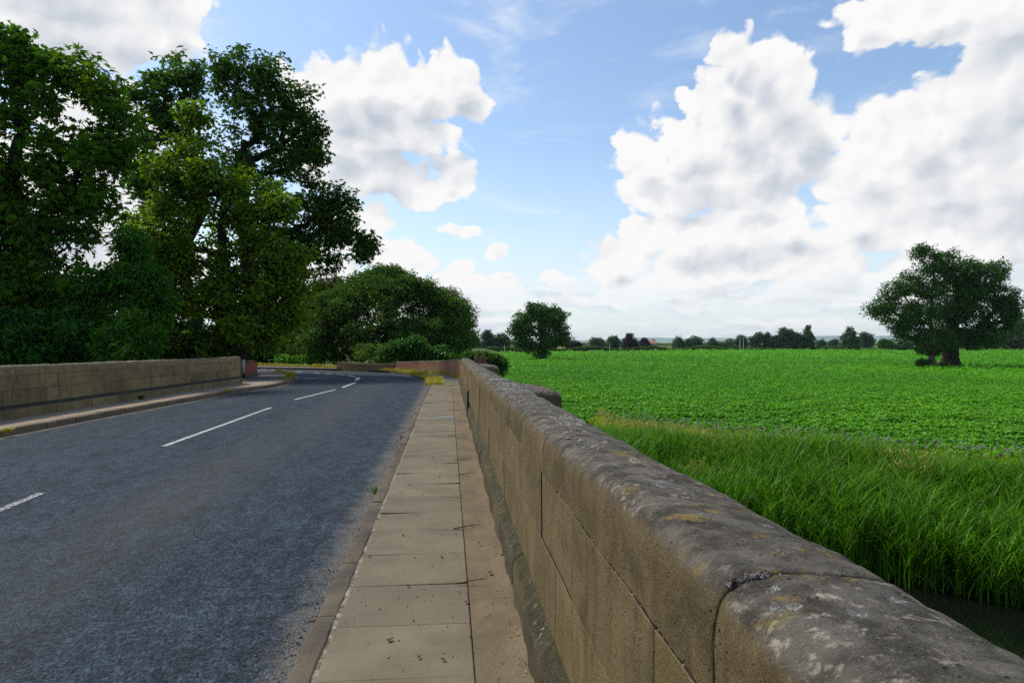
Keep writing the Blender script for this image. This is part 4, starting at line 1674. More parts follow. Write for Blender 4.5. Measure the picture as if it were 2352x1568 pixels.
tree('maple_tree', 'broad yellow-green maple in front of the tall trees, leafy down to the wall', 'tree',
     gb(515, 30, -1.0), P(500, 380, 30), 30,
     clumps([(432, 265, 42, 50), (420, 335, 62, 60), (465, 400, 80, 60), (395, 430, 70, 55), (560, 410, 72, 50), (625, 465, 60, 52), (520, 480, 100, 70), (390, 510, 90, 60), (330, 520, 52, 40), (620, 560, 70, 70), (480, 580, 120, 75),
      (370, 610, 80, 60), (570, 650, 110, 80), (440, 690, 110, 80), (645, 650, 45, 70), (340, 710, 70, 60), (640, 745, 45, 60), (540, 760, 110, 55), (430, 775, 100, 45), (290, 640, 45, 45), (300, 735, 55, 45), (678, 600, 26, 45), (672, 700, 26, 60), (570, 720, 60, 55), (600, 785, 50, 32)], 30, 120, 20, 40, 4, .55),
     2900, 15, .42, .165, 'oval', L['maple'], .32, shell=.5, aspect=.85, droop=.35)
tree('ash_sapling', 'mid-green young ash behind the left parapet, between chestnut and maple', 'tree',
     gb(300, 24, -1.3), P(290, 650, 24), 24,
     clumps([(285, 560, 40, 45), (320, 640, 62, 55), (240, 650, 55, 50), (345, 700, 45, 50), (265, 730, 65, 50), (190, 700, 50, 45)], 24, 40, 14, 28, 8, 0.5),
     520, 18, .42, .18, 'oval', L['ash'], .12, aspect=.4, droop=.5)
tree('ash_sapling', 'small fresh green sapling just above the left parapet, lowest of the young trees', 'tree',
     gb(300, 21.5, -1.0), P(300, 760, 21.5), 21.5,
     clumps([(300, 740, 34, 34), (270, 785, 48, 38), (335, 790, 42, 36), (300, 815, 70, 22)], 21.5, 24, 10, 20, 9, 0.4),
     260, 18, .34, .16, 'oval', L['ash'], .07, aspect=.4, droop=.5)
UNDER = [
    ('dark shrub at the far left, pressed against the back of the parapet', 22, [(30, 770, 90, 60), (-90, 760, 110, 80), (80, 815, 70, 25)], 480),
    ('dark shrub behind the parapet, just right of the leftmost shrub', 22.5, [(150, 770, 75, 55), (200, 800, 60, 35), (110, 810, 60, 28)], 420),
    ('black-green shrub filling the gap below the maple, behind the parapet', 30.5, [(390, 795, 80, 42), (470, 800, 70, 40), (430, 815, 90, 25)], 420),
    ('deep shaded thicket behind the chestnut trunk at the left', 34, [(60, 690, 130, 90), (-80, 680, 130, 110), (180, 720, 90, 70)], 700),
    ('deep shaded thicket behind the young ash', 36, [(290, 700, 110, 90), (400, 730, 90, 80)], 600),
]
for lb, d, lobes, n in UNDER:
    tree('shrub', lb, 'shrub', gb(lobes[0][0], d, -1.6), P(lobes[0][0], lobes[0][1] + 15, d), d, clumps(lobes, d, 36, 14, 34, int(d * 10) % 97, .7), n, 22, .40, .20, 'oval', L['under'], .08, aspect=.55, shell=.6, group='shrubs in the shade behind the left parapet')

# --- beyond the bend
tree('hawthorn', 'brownish-green hawthorn with bare twigs on top, left of the big evergreen', 'tree',
     gb(735, 48, -.5), P(735, 700, 48), 48,
     clumps([(735, 665, 45, 32), (775, 660, 40, 32), (715, 705, 45, 40), (765, 715, 55, 45), (700, 765, 42, 48), (745, 780, 55, 45), (690, 800, 40, 30)], 48, 50, 10, 22, 12, 0.5),
     620, 22, .55, .22, 'oval', L['brown'], .18, shell=.55, aspect=.6)
tree('tree', 'bluish green treetop far behind the bend, seen between maple and hawthorn', 'tree',
     gb(685, 75, -.8), P(685, 710, 75), 75, [(690, 700, 32, 32), (655, 730, 45, 40), (680, 770, 50, 40), (640, 770, 50, 45)], 260, 22, .9, .38, 'oval', L['far'], .25, shell=.6)
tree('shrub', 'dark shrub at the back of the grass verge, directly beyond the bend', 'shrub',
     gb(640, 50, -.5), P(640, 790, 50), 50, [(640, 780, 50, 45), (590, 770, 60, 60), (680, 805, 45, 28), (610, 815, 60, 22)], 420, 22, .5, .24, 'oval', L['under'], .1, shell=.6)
tree('shrub', 'light green leafy shrub at the left end of the low dark wall', 'shrub',
     gb(745, 44.5, -.4), P(745, 815, 44.5), 44.5, [(745, 812, 30, 20), (715, 822, 28, 14), (775, 822, 22, 12), (660, 826, 26, 12)], 150, 16, .30, .16, 'oval', L['verge'], .05, shell=.5)
def dome_lobes():
    r_ = np.random.default_rng(4)
    out = [(895, 740, 130, 90, 2), (820, 775, 110, 60, 2), (1000, 760, 85, 80, 2), (960, 700, 70, 55, 2), (900, 790, 150, 40, 0), (850, 808, 46, 20, -5), (895, 812, 30, 18, -5.8), (960, 812, 30, 16, -5), (985, 664, 26, 20, 0), (935, 636, 26, 16, 0), (850, 650, 30, 20, 0), (785, 690, 30, 24, 0), (1048, 712, 24, 24, 0)]
    for _ in range(85):
        a_ = r_.uniform(-1.5, 1.5)
        e_ = r_.uniform(-.45, 1.45)
        u_ = 885 + 182 * math.sin(a_) * max(math.cos(e_), .12)
        v_ = 785 - 150 * math.sin(e_) * (1 - .10 * abs(math.sin(a_))) - 6
        dep = -3.6 * math.cos(a_) * math.cos(e_)
        q_ = r_.uniform(.65, 1.25)
        out.append((u_, v_, 30 * q_, 23 * q_, dep + 1.2))
    return out


tree('evergreen_bush', 'huge dark domed evergreen hanging over the low brick wall at the bend', 'bush',
     gb(890, 45, -.6), P(890, 720, 45), 45,
     dome_lobes(),
     3900, 24, .42, .18, 'oval', L['holly'], .35, shell=.75, aspect=.5, droop=.05)
tree('shrub', 'fresh green shrub leaning over the brick wall in front of the dark evergreen', 'shrub',
     gb(935, 39.5, -.3), P(935, 800, 39.5), 39.5, clumps([(930, 800, 42, 26), (960, 812, 34, 18), (900, 815, 30, 16), (985, 815, 28, 12), (1015, 812, 30, 14)], 39.5, 30, 8, 17, 10, 0.4), 360, 20, .36, .18, 'oval', L['bright'], .06, shell=.55, aspect=.55)
tree('willow_bush', 'grey-green willow at the right edge of the evergreen, twiggy against the sky', 'bush',
     gb(1055, 48, -.8), P(1058, 745, 48), 48, [(1045, 705, 32, 26), (1070, 720, 22, 30), (1062, 760, 34, 34), (1080, 780, 18, 24), (1030, 680, 26, 20)], 330, 20, .5, .20, 'oval', L['willow'], .1, shell=.5, aspect=.3)


def bare_branch(name, label, base, lobes, d, n):
    tips, cen, rr, dirs = tips_in_lobes(lobes, d, n, .3)
    root = tag(empty(name, base), label, 'branch')
    NA, segs, rd, td = skeleton(base, cen.mean(0), tips, cen, .06, .011, .1)
    link('twigs', branch_mesh('twigs', NA, segs, rd, M['dead_wood'], 1.0), parent=root)


bare_branch('bare_branch', 'bare pale twigs sticking up above the hawthorn', P(765, 670, 47.5), [(760, 635, 26, 20), (800, 640, 26, 16), (735, 640, 20, 14)], 47.5, 130)
bare_branch('bare_branch', 'dead bare twigs standing up at the right shoulder of the evergreen', P(985, 670, 45.5), [(985, 645, 16, 16), (1005, 655, 16, 14), (970, 655, 12, 12)], 45.5, 90)
# garden bush behind the right parapet
tree('bush', 'rounded bright green bush just behind the far end of the right parapet', 'bush',
     gb(1130, 27, -2.2), P(1130, 840, 27), 27, [(1135, 832, 26, 20), (1110, 822, 22, 12), (1150, 842, 12, 18), (1120, 845, 30, 16), (1090, 816, 24, 8)], 330, 18, .20, .10, 'oval', L['bright'], .05, shell=.6)

# --- field trees
tree('oak_tree', 'solitary round-crowned oak standing in the crop field left of centre', 'tree',
     gb(1247, 142, FIELD_Z), P(1247, 770, 142), 142,
     clumps([(1238, 716, 38, 24), (1205, 735, 34, 26), (1272, 730, 32, 26), (1240, 742, 55, 28), (1190, 760, 24, 22), (1292, 755, 20, 24), (1215, 772, 38, 22), (1270, 775, 40, 24), (1298, 785, 12, 14), (1240, 795, 40, 12), (1200, 790, 16, 12), (1248, 812, 18, 9)], 142, 55, 9, 16, 5, .8),
     1300, 16, .85, .42, 'oval', L['oak'], .62, shell=.55, aspect=.65, flare=1.8, r_tip=.02)
tree('field_tree', 'massive dark tree with a thick trunk, standing in the field at the right', 'tree',
     gb(2182, 106, FIELD_Z), P(2190, 720, 106), 106,
     clumps([(2180, 603, 34, 28), (2212, 630, 46, 42), (2262, 640, 44, 42), (2290, 618, 22, 24), (2300, 680, 40, 34), (2240, 690, 60, 46), (2185, 690, 50, 50), (2290, 740, 46, 36), (2200, 745, 60, 50), (2322, 725, 22, 30), (2250, 775, 55, 30), (2185, 795, 45, 24), (2325, 690, 20, 14)], 106, 65, 12, 24, 6, .9),
     2500, 15, .75, .36, 'oval', L['field_tree'], 1.15, shell=.5, aspect=.5, flare=1.5, r_tip=.02, clear=3.0)
tree('field_tree', 'thinner tree with a pale trunk, close in front of the massive field tree', 'tree',
     gb(2145, 103, FIELD_Z), P(2140, 690, 103), 103,
     clumps([(2128, 584, 36, 17), (2140, 625, 30, 24), (2135, 665, 44, 34), (2080, 655, 38, 32), (2035, 690, 32, 32), (2060, 725, 48, 38), (2110, 720, 45, 40), (2020, 715, 24, 20), (2090, 765, 40, 26), (2140, 775, 50, 32), (2145, 808, 28, 12)], 103, 60, 10, 22, 7, .9),
     1500, 15, .75, .35, 'oval', L['field_tree'], .42, bark='bark_pale', shell=.5, aspect=.5, flare=1.3, r_tip=.02, clear=2.0)
tree('shrub', 'low dark shrub at the foot of the pale trunk in the field', 'shrub',
     gb(2122, 103, FIELD_Z), P(2122, 835, 103), 103, [(2122, 835, 16, 7), (2165, 840, 10, 3)], 90, 14, .5, .4, 'oval', L['field_tree'], .05)

# --- tree line along the far side of the field: (u, top v, half width, base v, leaf, label, lobes style)
FAR = [
    (1121, 757, 17, 809, 'far', 'bluish tree beyond the field, first to the left of the oak, slim', 'tall'),
    (1152, 765, 21, 809, 'far', 'bluish round tree touching the left edge of the oak', 'round'),
    (1092, 775, 14, 809, 'far', 'small grey-green tree peeping out beside the willow bush', 'round'),
    (1318, 783, 19, 806, 'purple', 'low dark purple bush just right of the oak', 'round'),
    (1371, 775, 19, 806, 'far_pale', 'pale grey-green willow with two rounded heads beyond the field', 'twin'),
    (1408, 772, 16, 806, 'far', 'green tree behind the white pole, left of the tall purple one', 'tall'),
    (1446, 764, 21, 805, 'purple', 'tall dark purple beech, largest of the purple trees', 'cone'),
    (1480, 776, 13, 803, 'purple', 'small purple tree left of the pink-roofed house', 'cone'),
    (1558, 772, 16, 803, 'far', 'lighter green tree, left one of the pair right of the house', 'cone'),
    (1594, 771, 20, 803, 'far', 'round dark tree, right one of the pair right of the house', 'round'),
    (1637, 775, 14, 803, 'far', 'small upright tree left of the twin poles', 'cone'),
    (1662, 787, 10, 803, 'far', 'low dark round bush beside the small upright tree', 'round'),
    (1677, 778, 10, 796, 'far_pale', 'pale distant tree between the dark bush and the poles', 'round'),
    (1703, 769, 15, 803, 'far', 'dark tree directly behind the twin poles', 'round'),
    (1738, 764, 18, 803, 'far', 'leaning open tree just right of the twin poles', 'lean'),
    (1764, 764, 13, 803, 'far', 'spiky topped tree at the left end of the long clump', 'cone'),
    (1783, 768, 16, 803, 'far', 'lower rounded tree in the middle of the long clump', 'round'),
    (1806, 754, 20, 803, 'far', 'tallest broad tree of the long clump with gaps in its crown', 'twin'),
    (1832, 763, 15, 803, 'far', 'round headed tree left of the pointed conifer', 'round'),
    (1856, 746, 14, 803, 'far', 'pointed conifer-like tree, highest at the right end of the clump', 'cone'),
    (1886, 779, 10, 799, 'far', 'lone small round tree right of the pointed one', 'round'),
    (1913, 780, 12, 801, 'far', 'small slanting tree left of the wide based tree', 'lean'),
    (1952, 751, 24, 804, 'far', 'wide based tree with a thin pointed head in the right tree line', 'cone'),
    (1990, 763, 17, 802, 'far', 'grey-green twin headed tree next to the massive field tree', 'twin'),
    (2036, 777, 20, 804, 'bright', 'fresh green bush below the left branches of the field trees', 'round'),
    (2075, 785, 20, 804, 'far', 'dark bush behind the hanging branches of the field trees', 'round'),
    (2228, 772, 28, 804, 'far', 'dark bush behind the thick trunk, right side', 'round'),
    (2285, 752, 34, 804, 'oak', 'dark green tree behind the right skirts of the field tree', 'round'),
    (2338, 722, 34, 804, 'oak', 'dark tree at the right edge of the picture beyond the field', 'round'),
]
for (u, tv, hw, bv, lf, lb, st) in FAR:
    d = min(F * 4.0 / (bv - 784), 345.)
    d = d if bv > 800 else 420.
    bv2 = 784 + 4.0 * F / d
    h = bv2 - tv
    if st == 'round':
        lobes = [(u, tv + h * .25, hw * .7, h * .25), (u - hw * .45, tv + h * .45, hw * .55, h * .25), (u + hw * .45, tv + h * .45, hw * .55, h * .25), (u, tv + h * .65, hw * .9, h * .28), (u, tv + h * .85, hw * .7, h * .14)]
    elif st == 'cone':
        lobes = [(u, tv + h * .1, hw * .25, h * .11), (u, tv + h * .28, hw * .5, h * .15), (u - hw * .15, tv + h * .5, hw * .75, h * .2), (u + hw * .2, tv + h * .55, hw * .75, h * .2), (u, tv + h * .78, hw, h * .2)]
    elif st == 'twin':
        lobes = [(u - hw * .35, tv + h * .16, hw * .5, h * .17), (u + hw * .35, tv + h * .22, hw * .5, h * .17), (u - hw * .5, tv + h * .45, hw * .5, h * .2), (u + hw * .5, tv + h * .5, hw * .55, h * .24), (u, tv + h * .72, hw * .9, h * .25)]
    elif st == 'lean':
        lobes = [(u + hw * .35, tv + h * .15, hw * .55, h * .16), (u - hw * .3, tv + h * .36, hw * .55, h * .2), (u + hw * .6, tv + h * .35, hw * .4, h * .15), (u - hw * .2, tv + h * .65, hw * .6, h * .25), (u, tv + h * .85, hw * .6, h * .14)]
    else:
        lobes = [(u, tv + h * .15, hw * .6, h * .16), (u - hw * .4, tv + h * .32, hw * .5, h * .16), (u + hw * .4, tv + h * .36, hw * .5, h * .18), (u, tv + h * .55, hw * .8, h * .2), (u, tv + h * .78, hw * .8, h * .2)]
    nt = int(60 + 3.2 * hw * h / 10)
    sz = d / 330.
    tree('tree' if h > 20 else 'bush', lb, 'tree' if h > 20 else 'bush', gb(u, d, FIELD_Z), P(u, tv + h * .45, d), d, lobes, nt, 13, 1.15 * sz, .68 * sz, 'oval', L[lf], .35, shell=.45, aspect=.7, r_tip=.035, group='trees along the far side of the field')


# --- hedges on the far side: long leafy banks
def hedge(label, pts, hmin, hmax, width, n, mat, size):
    """pts: list of (u, d)"""
    xy = np.array([gb(u, d, 0)[:2] for u, d in pts])
    s = np.concatenate([[0], np.cumsum(np.linalg.norm(np.diff(xy, axis=0), axis=1))])
    root_loc = (*xy.mean(0), FIELD_Z)
    q = rng.random(n) * s[-1]
    X = np.interp(q, s, xy[:, 0])
    Y = np.interp(q, s, xy[:, 1])
    hh = hmin + (hmax - hmin) * (.5 + .5 * vnoise(np.stack([X, Y, 0 * X], 1), .07, 4)) ** 1.3
    hh *= 1 + .25 * vnoise(np.stack([X, Y, 0 * X], 1), .25, 9)
    a = rng.random(n) * np.pi
    rr_ = .55 + .45 * rng.random(n) ** .5
    C = np.stack([X + width * np.cos(a) * rr_, Y + width * np.cos(a) * rr_ * .7, FIELD_Z + hh * np.sin(a) * rr_], 1)
    dirv = unit(rand_dirs(n) + np.array((0, 0, .2)))
    nrm = unit(rand_dirs(n) + np.array((0, 0, .8)))
    Q = leaf_quads(C, dirv, nrm, size * (.7 + .6 * rng.random(n)), size * .6 * (.7 + .6 * rng.random(n)))
    tn = np.clip(.25 + .5 * (hh / hmax) * np.sin(a) * rng.random(n) + .25 * rng.random(n), 0, 1)
    return tag(link('hedge', quads_mesh('hedge', Q, tn, mat), loc=root_loc), label, 'hedge')


hedge('low hedge along the far left edge of the field, behind the oak', [(1060, 236), (1170, 245), (1320, 262), (1430, 282)], .6, 2.4, 1.6, 7000, L['hedge'], .6)
hedge('low hedge along the middle of the far field edge, below the twin poles', [(1430, 284), (1560, 304), (1700, 322), (1800, 327), (1900, 332)], .6, 2.2, 1.7, 8000, L['hedge'], .7)
hedge('low hedge along the far field edge at the right', [(1900, 334), (2050, 336), (2250, 337), (2500, 337)], .5, 2.0, 1.7, 8000, L['hedge'], .7)
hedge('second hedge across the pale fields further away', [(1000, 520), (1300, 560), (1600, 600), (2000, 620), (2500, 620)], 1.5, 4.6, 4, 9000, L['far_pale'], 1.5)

# pale corn strips beyond, hills on the horizon
mb = MB()
rows = []
for u in np.linspace(960, 2500, 40):
    d0 = far_d(u) + 14
    rows.append([(*gb(u, d_, 0)[:2], FIELD_Z + .06) for d_ in (d0, d0 + 60, d0 + 130)])
mb.grid(np.array(rows))
tag(mb.build('corn_field', M['stubble'], smooth=True), kind='structure')
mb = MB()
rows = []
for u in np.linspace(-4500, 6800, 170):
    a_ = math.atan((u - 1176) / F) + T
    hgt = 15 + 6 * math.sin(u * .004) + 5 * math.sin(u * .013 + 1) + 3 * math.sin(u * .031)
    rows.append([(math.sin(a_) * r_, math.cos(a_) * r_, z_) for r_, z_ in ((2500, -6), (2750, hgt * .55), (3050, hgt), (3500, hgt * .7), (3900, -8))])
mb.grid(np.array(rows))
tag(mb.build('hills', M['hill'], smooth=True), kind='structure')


# poles
def utility_pole(label, u, v0, v1, d, arm=True):
    h = (v1 - v0) * d / F
    b = gb(u, d, CAM_Z - (v1 - 784) * d / F)
    root = tag(empty('utility_pole', b), label, 'pole')
    m_ = MB()
    m_.tube(b, b + (0, 0, h), .20, .15, 8)
    m_.build('shaft', M['pole_wood'], parent=root)
    if arm:
        m_ = MB()
        m_.box(b[0] - .7, b[0] + .7, b[1] - .06, b[1] + .06, b[2] + h - .5, b[2] + h - .36)
        for q_ in (-.6, 0, .6):
            m_.lathe([(.001, 0), (.06, 0), (.07, .1), (.03, .22), (.001, .22)], b + (q_, 0, h - .36), 8)
        m_.build('crossarm', M['wire'], parent=root)
    return root


utility_pole('pale pole standing in front of the green tree left of the tall purple beech', 1400.4, 787, 805, 275)
utility_pole('left one of the twin pale poles beyond the field', 1699.5, 776, 803, 318)
utility_pole('right one of the twin pale poles beyond the field', 1707.7, 775, 803, 320)
utility_pole('thin far pole right of the pink-roofed house, the nearer to it', 1511, 784, 794, 600)
utility_pole('thin far pole left of the lighter green tree', 1534, 782, 794, 620)
utility_pole('pale pole at the left end of the far hedge, beside the willow bush', 1159, 793, 808, 236, False)

# house beyond the field
hd = 480.
hb = gb(1493.5, hd, FIELD_Z)
house = tag(empty('house', hb), 'small house with a pinkish tiled roof and chimney among the purple trees', 'house')
m_ = MB()
hw_, hdp, hh_ = 3.4, 3.0, 2.9
m_.box(hb[0] - hw_, hb[0] + hw_, hb[1] - hdp, hb[1] + hdp, hb[2], hb[2] + hh_)
for sg in (-1, 1):
    x_ = hb[0] + sg * hw_
    m_.add([(x_, hb[1] - hdp, hb[2] + hh_), (x_, hb[1] + hdp, hb[2] + hh_), (x_, hb[1], hb[2] + hh_ + 2.2)], tris=[(0, 1, 2)])
m_.build('wall', M['house_wall'], parent=house)
m_ = MB()
o_ = .35
for sg in (-1, 1):
    e0, e1 = hb[1] + sg * (hdp + o_), hb[1]
    z0_, z1_ = hb[2] + hh_ - .2, hb[2] + hh_ + 2.3
    m_.hexa([(hb[0] - hw_ - o_, e0, z0_), (hb[0] + hw_ + o_, e0, z0_), (hb[0] + hw_ + o_, e1, z1_), (hb[0] - hw_ - o_, e1, z1_),
             (hb[0] - hw_ - o_, e0, z0_ + .16), (hb[0] + hw_ + o_, e0, z0_ + .16), (hb[0] + hw_ + o_, e1, z1_ + .16), (hb[0] - hw_ - o_, e1, z1_ + .16)])
roof = m_.build('roof', M['roof_tile'], parent=house)
m_ = MB()
m_.box(hb[0] + 1.6, hb[0] + 2.4, hb[1] - .4, hb[1] + .4, hb[2] + hh_ + 1.4, hb[2] + hh_ + 3.4)
m_.box(hb[0] + 1.75, hb[0] + 2.0, hb[1] - .15, hb[1] + .15, hb[2] + hh_ + 3.4, hb[2] + hh_ + 3.8)
ch_ = m_.build('chimney', M['house_wall'], parent=house)
for q_ in (-1.7, 1.2):
    m_ = MB()
    m_.box(hb[0] + q_ - .55, hb[0] + q_ + .55, hb[1] - hdp - .03, hb[1] - hdp + .05, hb[2] + 1.1, hb[2] + 2.2)
    m_.build('window', M['glass_dark'], parent=house)


# ------------------------------------------------------------------ crop, reeds, grasses
def z_ground(XY):
    return ground_h(XY[:, 0], XY[:, 1])


# crop rosettes: dense near, larger clumps far away
N = 66000
u = rng.uniform(1030, 2520, N)
a_ = (u - 1176) / F
dn = np.where(u < 1250, np.maximum((W0 + 10.4) / (a_ * BN[0] + BN[1]), 34), (W0 + 10.4) / (a_ * BN[0] + BN[1]))
df = far_d(u)
iv = rng.random(N) ** .85
d = 1 / (1 / df + (1 / dn - 1 / df) * iv)
X, Y = a_ * d * math.cos(T) + d * math.sin(T), d * math.cos(T) - a_ * d * math.sin(T)
clump = fbm3(np.stack([X, Y, 0 * X], 1), .55, 3, 8)
size = np.maximum(.17, d * .0027) * (.8 + .4 * rng.random(N))
xc_, dc_ = cam_xy(X, Y)
row_ = np.sin((dc_ + .16 * xc_ + .5 * clump) * 2 * np.pi / 1.5)
keep_ = (row_ + 1.3 * clump + rng.normal(0, .5, N)) * np.clip(55 / d, .15, 1) > -.75
X, Y, d, clump, size, row_ = X[keep_], Y[keep_], d[keep_], clump[keep_], size[keep_], row_[keep_]
N = len(X)
hgt = .28 + .14 * clump + .09 * row_ + .10 * rng.random(N)
per = 6
az = rng.random((N, per)) * 2 * np.pi
tilt = .25 + .55 * rng.random((N, per))
D = np.stack([np.cos(az) * np.cos(tilt), np.sin(az) * np.cos(tilt), np.sin(tilt)], -1).reshape(-1, 3)
C = np.repeat(np.stack([X, Y, FIELD_Z + hgt - .12], 1), per, 0)
C = C + rng.normal(0, 1, C.shape) * np.repeat(size, per)[:, None] * np.array((.55, .55, .22))
NN = unit(np.array((0, 0, 1.0)) + rng.normal(0, .35, C.shape))
sz = np.repeat(size, per) * (.75 + .5 * rng.random(N * per))
Q = leaf_quads(C, D, NN, sz, sz * .62, .18, .35)
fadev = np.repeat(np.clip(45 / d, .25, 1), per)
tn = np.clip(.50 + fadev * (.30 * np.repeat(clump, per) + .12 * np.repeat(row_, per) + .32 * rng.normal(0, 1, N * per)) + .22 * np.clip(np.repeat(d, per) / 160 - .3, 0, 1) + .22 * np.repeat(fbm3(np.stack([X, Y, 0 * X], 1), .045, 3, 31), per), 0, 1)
tag(link('crop_plants', quads_mesh('crop_plants', Q, tn, L['crop']), loc=(*gb(1700, 60, 0)[:2], FIELD_Z)), 'dense bright green leafy crop covering the field', 'crop', kind='stuff')


def bank_points(n, w_lo, w_hi, t_lo=-26, t_hi=30, power=1.0):
    w_ = w_lo + (w_hi - w_lo) * rng.random(n) ** power
    t_ = rng.uniform(t_lo, t_hi, n)
    c = BN[None] * (W0 + w_)[:, None] + BT[None] * t_[:, None]
    X_ = c[:, 0] * math.cos(T) + c[:, 1] * math.sin(T)
    Y_ = c[:, 1] * math.cos(T) - c[:, 0] * math.sin(T)
    keep = (X_ > 1.9) & (c[:, 0] < .86 * c[:, 1] + 2) & (c[:, 0] > .122 * c[:, 1] + .35 * vnoise(np.stack([X_, Y_, 0 * X_], 1), .8, 3))
    return np.stack([X_, Y_], 1)[keep], w_[keep]


def blades(B, H, Wd, lean, curl, tint, seg=4, wind=(0.05, -.03)):
    """bent ribbons; B base points"""
    n = len(B)
    a_ = rng.random(n) * 2 * np.pi
    dh = np.stack([np.cos(a_), np.sin(a_), 0 * a_], 1)
    sd = np.stack([-np.sin(a_), np.cos(a_), 0 * a_], 1)
    Q = []
    prev = None
    for i in range(seg + 1):
        f = i / seg
        p = B + np.array((0, 0, 1.)) * (H * (f - curl * .35 * f ** 3))[:, None] + dh * (H * (lean * f + curl * f ** 2.6))[:, None]
        p = p + np.array((wind[0], wind[1], 0)) * (H * f * f * .35)[:, None]
        wdt = Wd * (1 - f ** 1.6) * (.55 + .45 * min(1, f * 3)) + .001
        l_, r_ = p + sd * wdt[:, None] * .5, p - sd * wdt[:, None] * .5
        if prev is not None:
            Q.append(np.stack([prev[0], prev[1], r_, l_], 1))
        prev = (l_, r_)
    return np.concatenate(Q), np.tile(tint, seg)


# reeds by the water: long arching leaves on stems
XY, wv_ = bank_points(22000, -.5, 5.2, power=.85)
zb = np.maximum(z_ground(XY), WATER_Z - .3)
n = len(XY)
patch = fbm3(np.stack([XY[:, 0], XY[:, 1], 0 * zb], 1), .45, 3, 12)
H = (1.38 - .095 * np.maximum(wv_, 0)) * (.75 + .35 * rng.random(n)) * (1 + .22 * patch)
Q1, t1 = blades(np.column_stack([XY, zb]), H,   .014 + .011 * rng.random(n), .08 * rng.random(n), .04 + .16 * rng.random(n), np.clip(.28 + .3 * patch + .25 * rng.standard_normal(n), 0, 1))
# leaves leaving the stems half way up
k = rng.integers(0, n, 46000)
Bq = np.column_stack([XY[k], zb[k] + H[k] * (.45 + .5 * rng.random(len(k)))])
Q2, t2 = blades(Bq, .30 + .32 * rng.random(len(k)), .017 + .013 * rng.random(len(k)), .35 + .4 * rng.random(len(k)), .2 + .6 * rng.random(len(k)), np.clip(.62 + .34 * rng.standard_normal(len(k)), 0, 1), seg=3)
XYe, we = bank_points(15000, -.3, 2.6)
ze = np.maximum(z_ground(XYe), WATER_Z - .1)
Q3, t3 = blades(np.column_stack([XYe, ze]), .45 + .5 * rng.random(len(we)), .022 + .016 * rng.random(len(we)), .15 + .4 * rng.random(len(we)), .25 + .5 * rng.random(len(we)), np.clip(.35 + .3 * rng.standard_normal(len(we)), 0, 1), seg=3)
tag(link('reeds', quads_mesh('reeds', np.concatenate([Q1, Q2, Q3]), np.concatenate([t1, t2, t3]), L['reed']), loc=(*gb(2000, 18, 0)[:2], WATER_Z)), 'tall green reeds along the river bank behind the right parapet', 'reeds', kind='stuff')
# long grass between reeds and crop
XY, wv_ = bank_points(52000, 3.2, 11.0)
zb = z_ground(XY)
n = len(XY)
patch = fbm3(np.stack([XY[:, 0], XY[:, 1], 0 * zb], 1), .5, 3, 15)
H = .60 * (.7 + .5 * rng.random(n)) * (1 + .2 * patch)
Q1, t1 = blades(np.column_stack([XY, zb]), H, .009 + .008 * rng.random(n), .16 * rng.random(n), .12 + .3 * rng.random(n), np.clip(.5 + .35 * patch + .25 * rng.standard_normal(n), 0, 1), seg=3)
tag(link('long_grass', quads_mesh('long_grass', Q1, t1, L['grass']), loc=(*gb(1800, 28, 0)[:2], FIELD_Z)), 'yellow-green long grass between the reeds and the crop', 'grass', kind='stuff')
# seed heads
XY, wv_ = bank_points(13000, 1.5, 9.0)
pt = fbm3(np.stack([XY[:, 0], XY[:, 1], 0 * wv_], 1), .35, 3, 44)
XY, wv_ = XY[pt > .02], wv_[pt > .02]
zb = z_ground(XY)
n = len(XY)
hs = (1.30 - .06 * wv_) * (.8 + .3 * rng.random(n))
per = 12
f = rng.random((n, per))
C = np.repeat(np.column_stack([XY, zb + hs]), per, 0)
C[:, 2] -= f.ravel() * .34
spread_ = (.02 + .07 * f.ravel())[:, None]
C = C + rng.normal(0, 1, C.shape) * spread_ * np.array((1, 1, .3))
Qs = leaf_quads(C, unit(rng.normal(0, .5, C.shape) + np.array((0, 0, .9))), rand_dirs(len(C)),   .10 + .07 * rng.random(len(C)), .022 + .014 * rng.random(len(C)))
Qst, tst = blades(np.column_stack([XY, zb]), hs, np.full(n, .010), .02 * rng.random(n), .02 * rng.random(n), rng.random(n), seg=2, wind=(0, 0))
tag(link('seed_heads', quads_mesh('seed_heads', np.concatenate([Qs, Qst]), np.concatenate([rng.random(len(Qs)), tst]), L['seed']), loc=(*gb(1800, 24, 0)[:2], FIELD_Z)), 'rusty brown grass seed heads above the reeds and long grass', 'seed heads', kind='stuff')
# thistles along the field edge
XY, wv_ = bank_points(1300, 8.6, 11.3)
zb = z_ground(XY)
n = len(XY)
per = 10
C = np.repeat(np.column_stack([XY, zb + .55 + .25 * rng.random(n)]), per, 0)
Dq = unit(rng.normal(0, .6, C.shape) + np.array((0, 0, .7)))
Qf = leaf_quads(C, Dq, rand_dirs(len(C)), .05 + .03 * rng.random(len(C)), .02 + .015 * rng.random(len(C)))
Qst, tst = blades(np.column_stack([XY, zb]), np.full(n, .65), np.full(n, .012), .02 * rng.random(n), .02 * rng.random(n), rng.random(n), seg=2, wind=(0, 0))
o = link('thistles', raw_mesh('thistles', np.concatenate([Qf, Qst]).reshape(-1, 3), [np.arange((len(Qf) + len(Qst)) * 4).reshape(-1, 4)], [L['thistle'], L['grass']],
                              np.concatenate([np.zeros(len(Qf)), np.ones(len(Qst))]), {'tint': np.concatenate([rng.random(len(Qf)), tst])}), loc=(*gb(1700, 30, 0)[:2], FIELD_Z))
tag(o, 'pale purple thistle flowers along the near edge of the crop', 'thistles', kind='stuff')


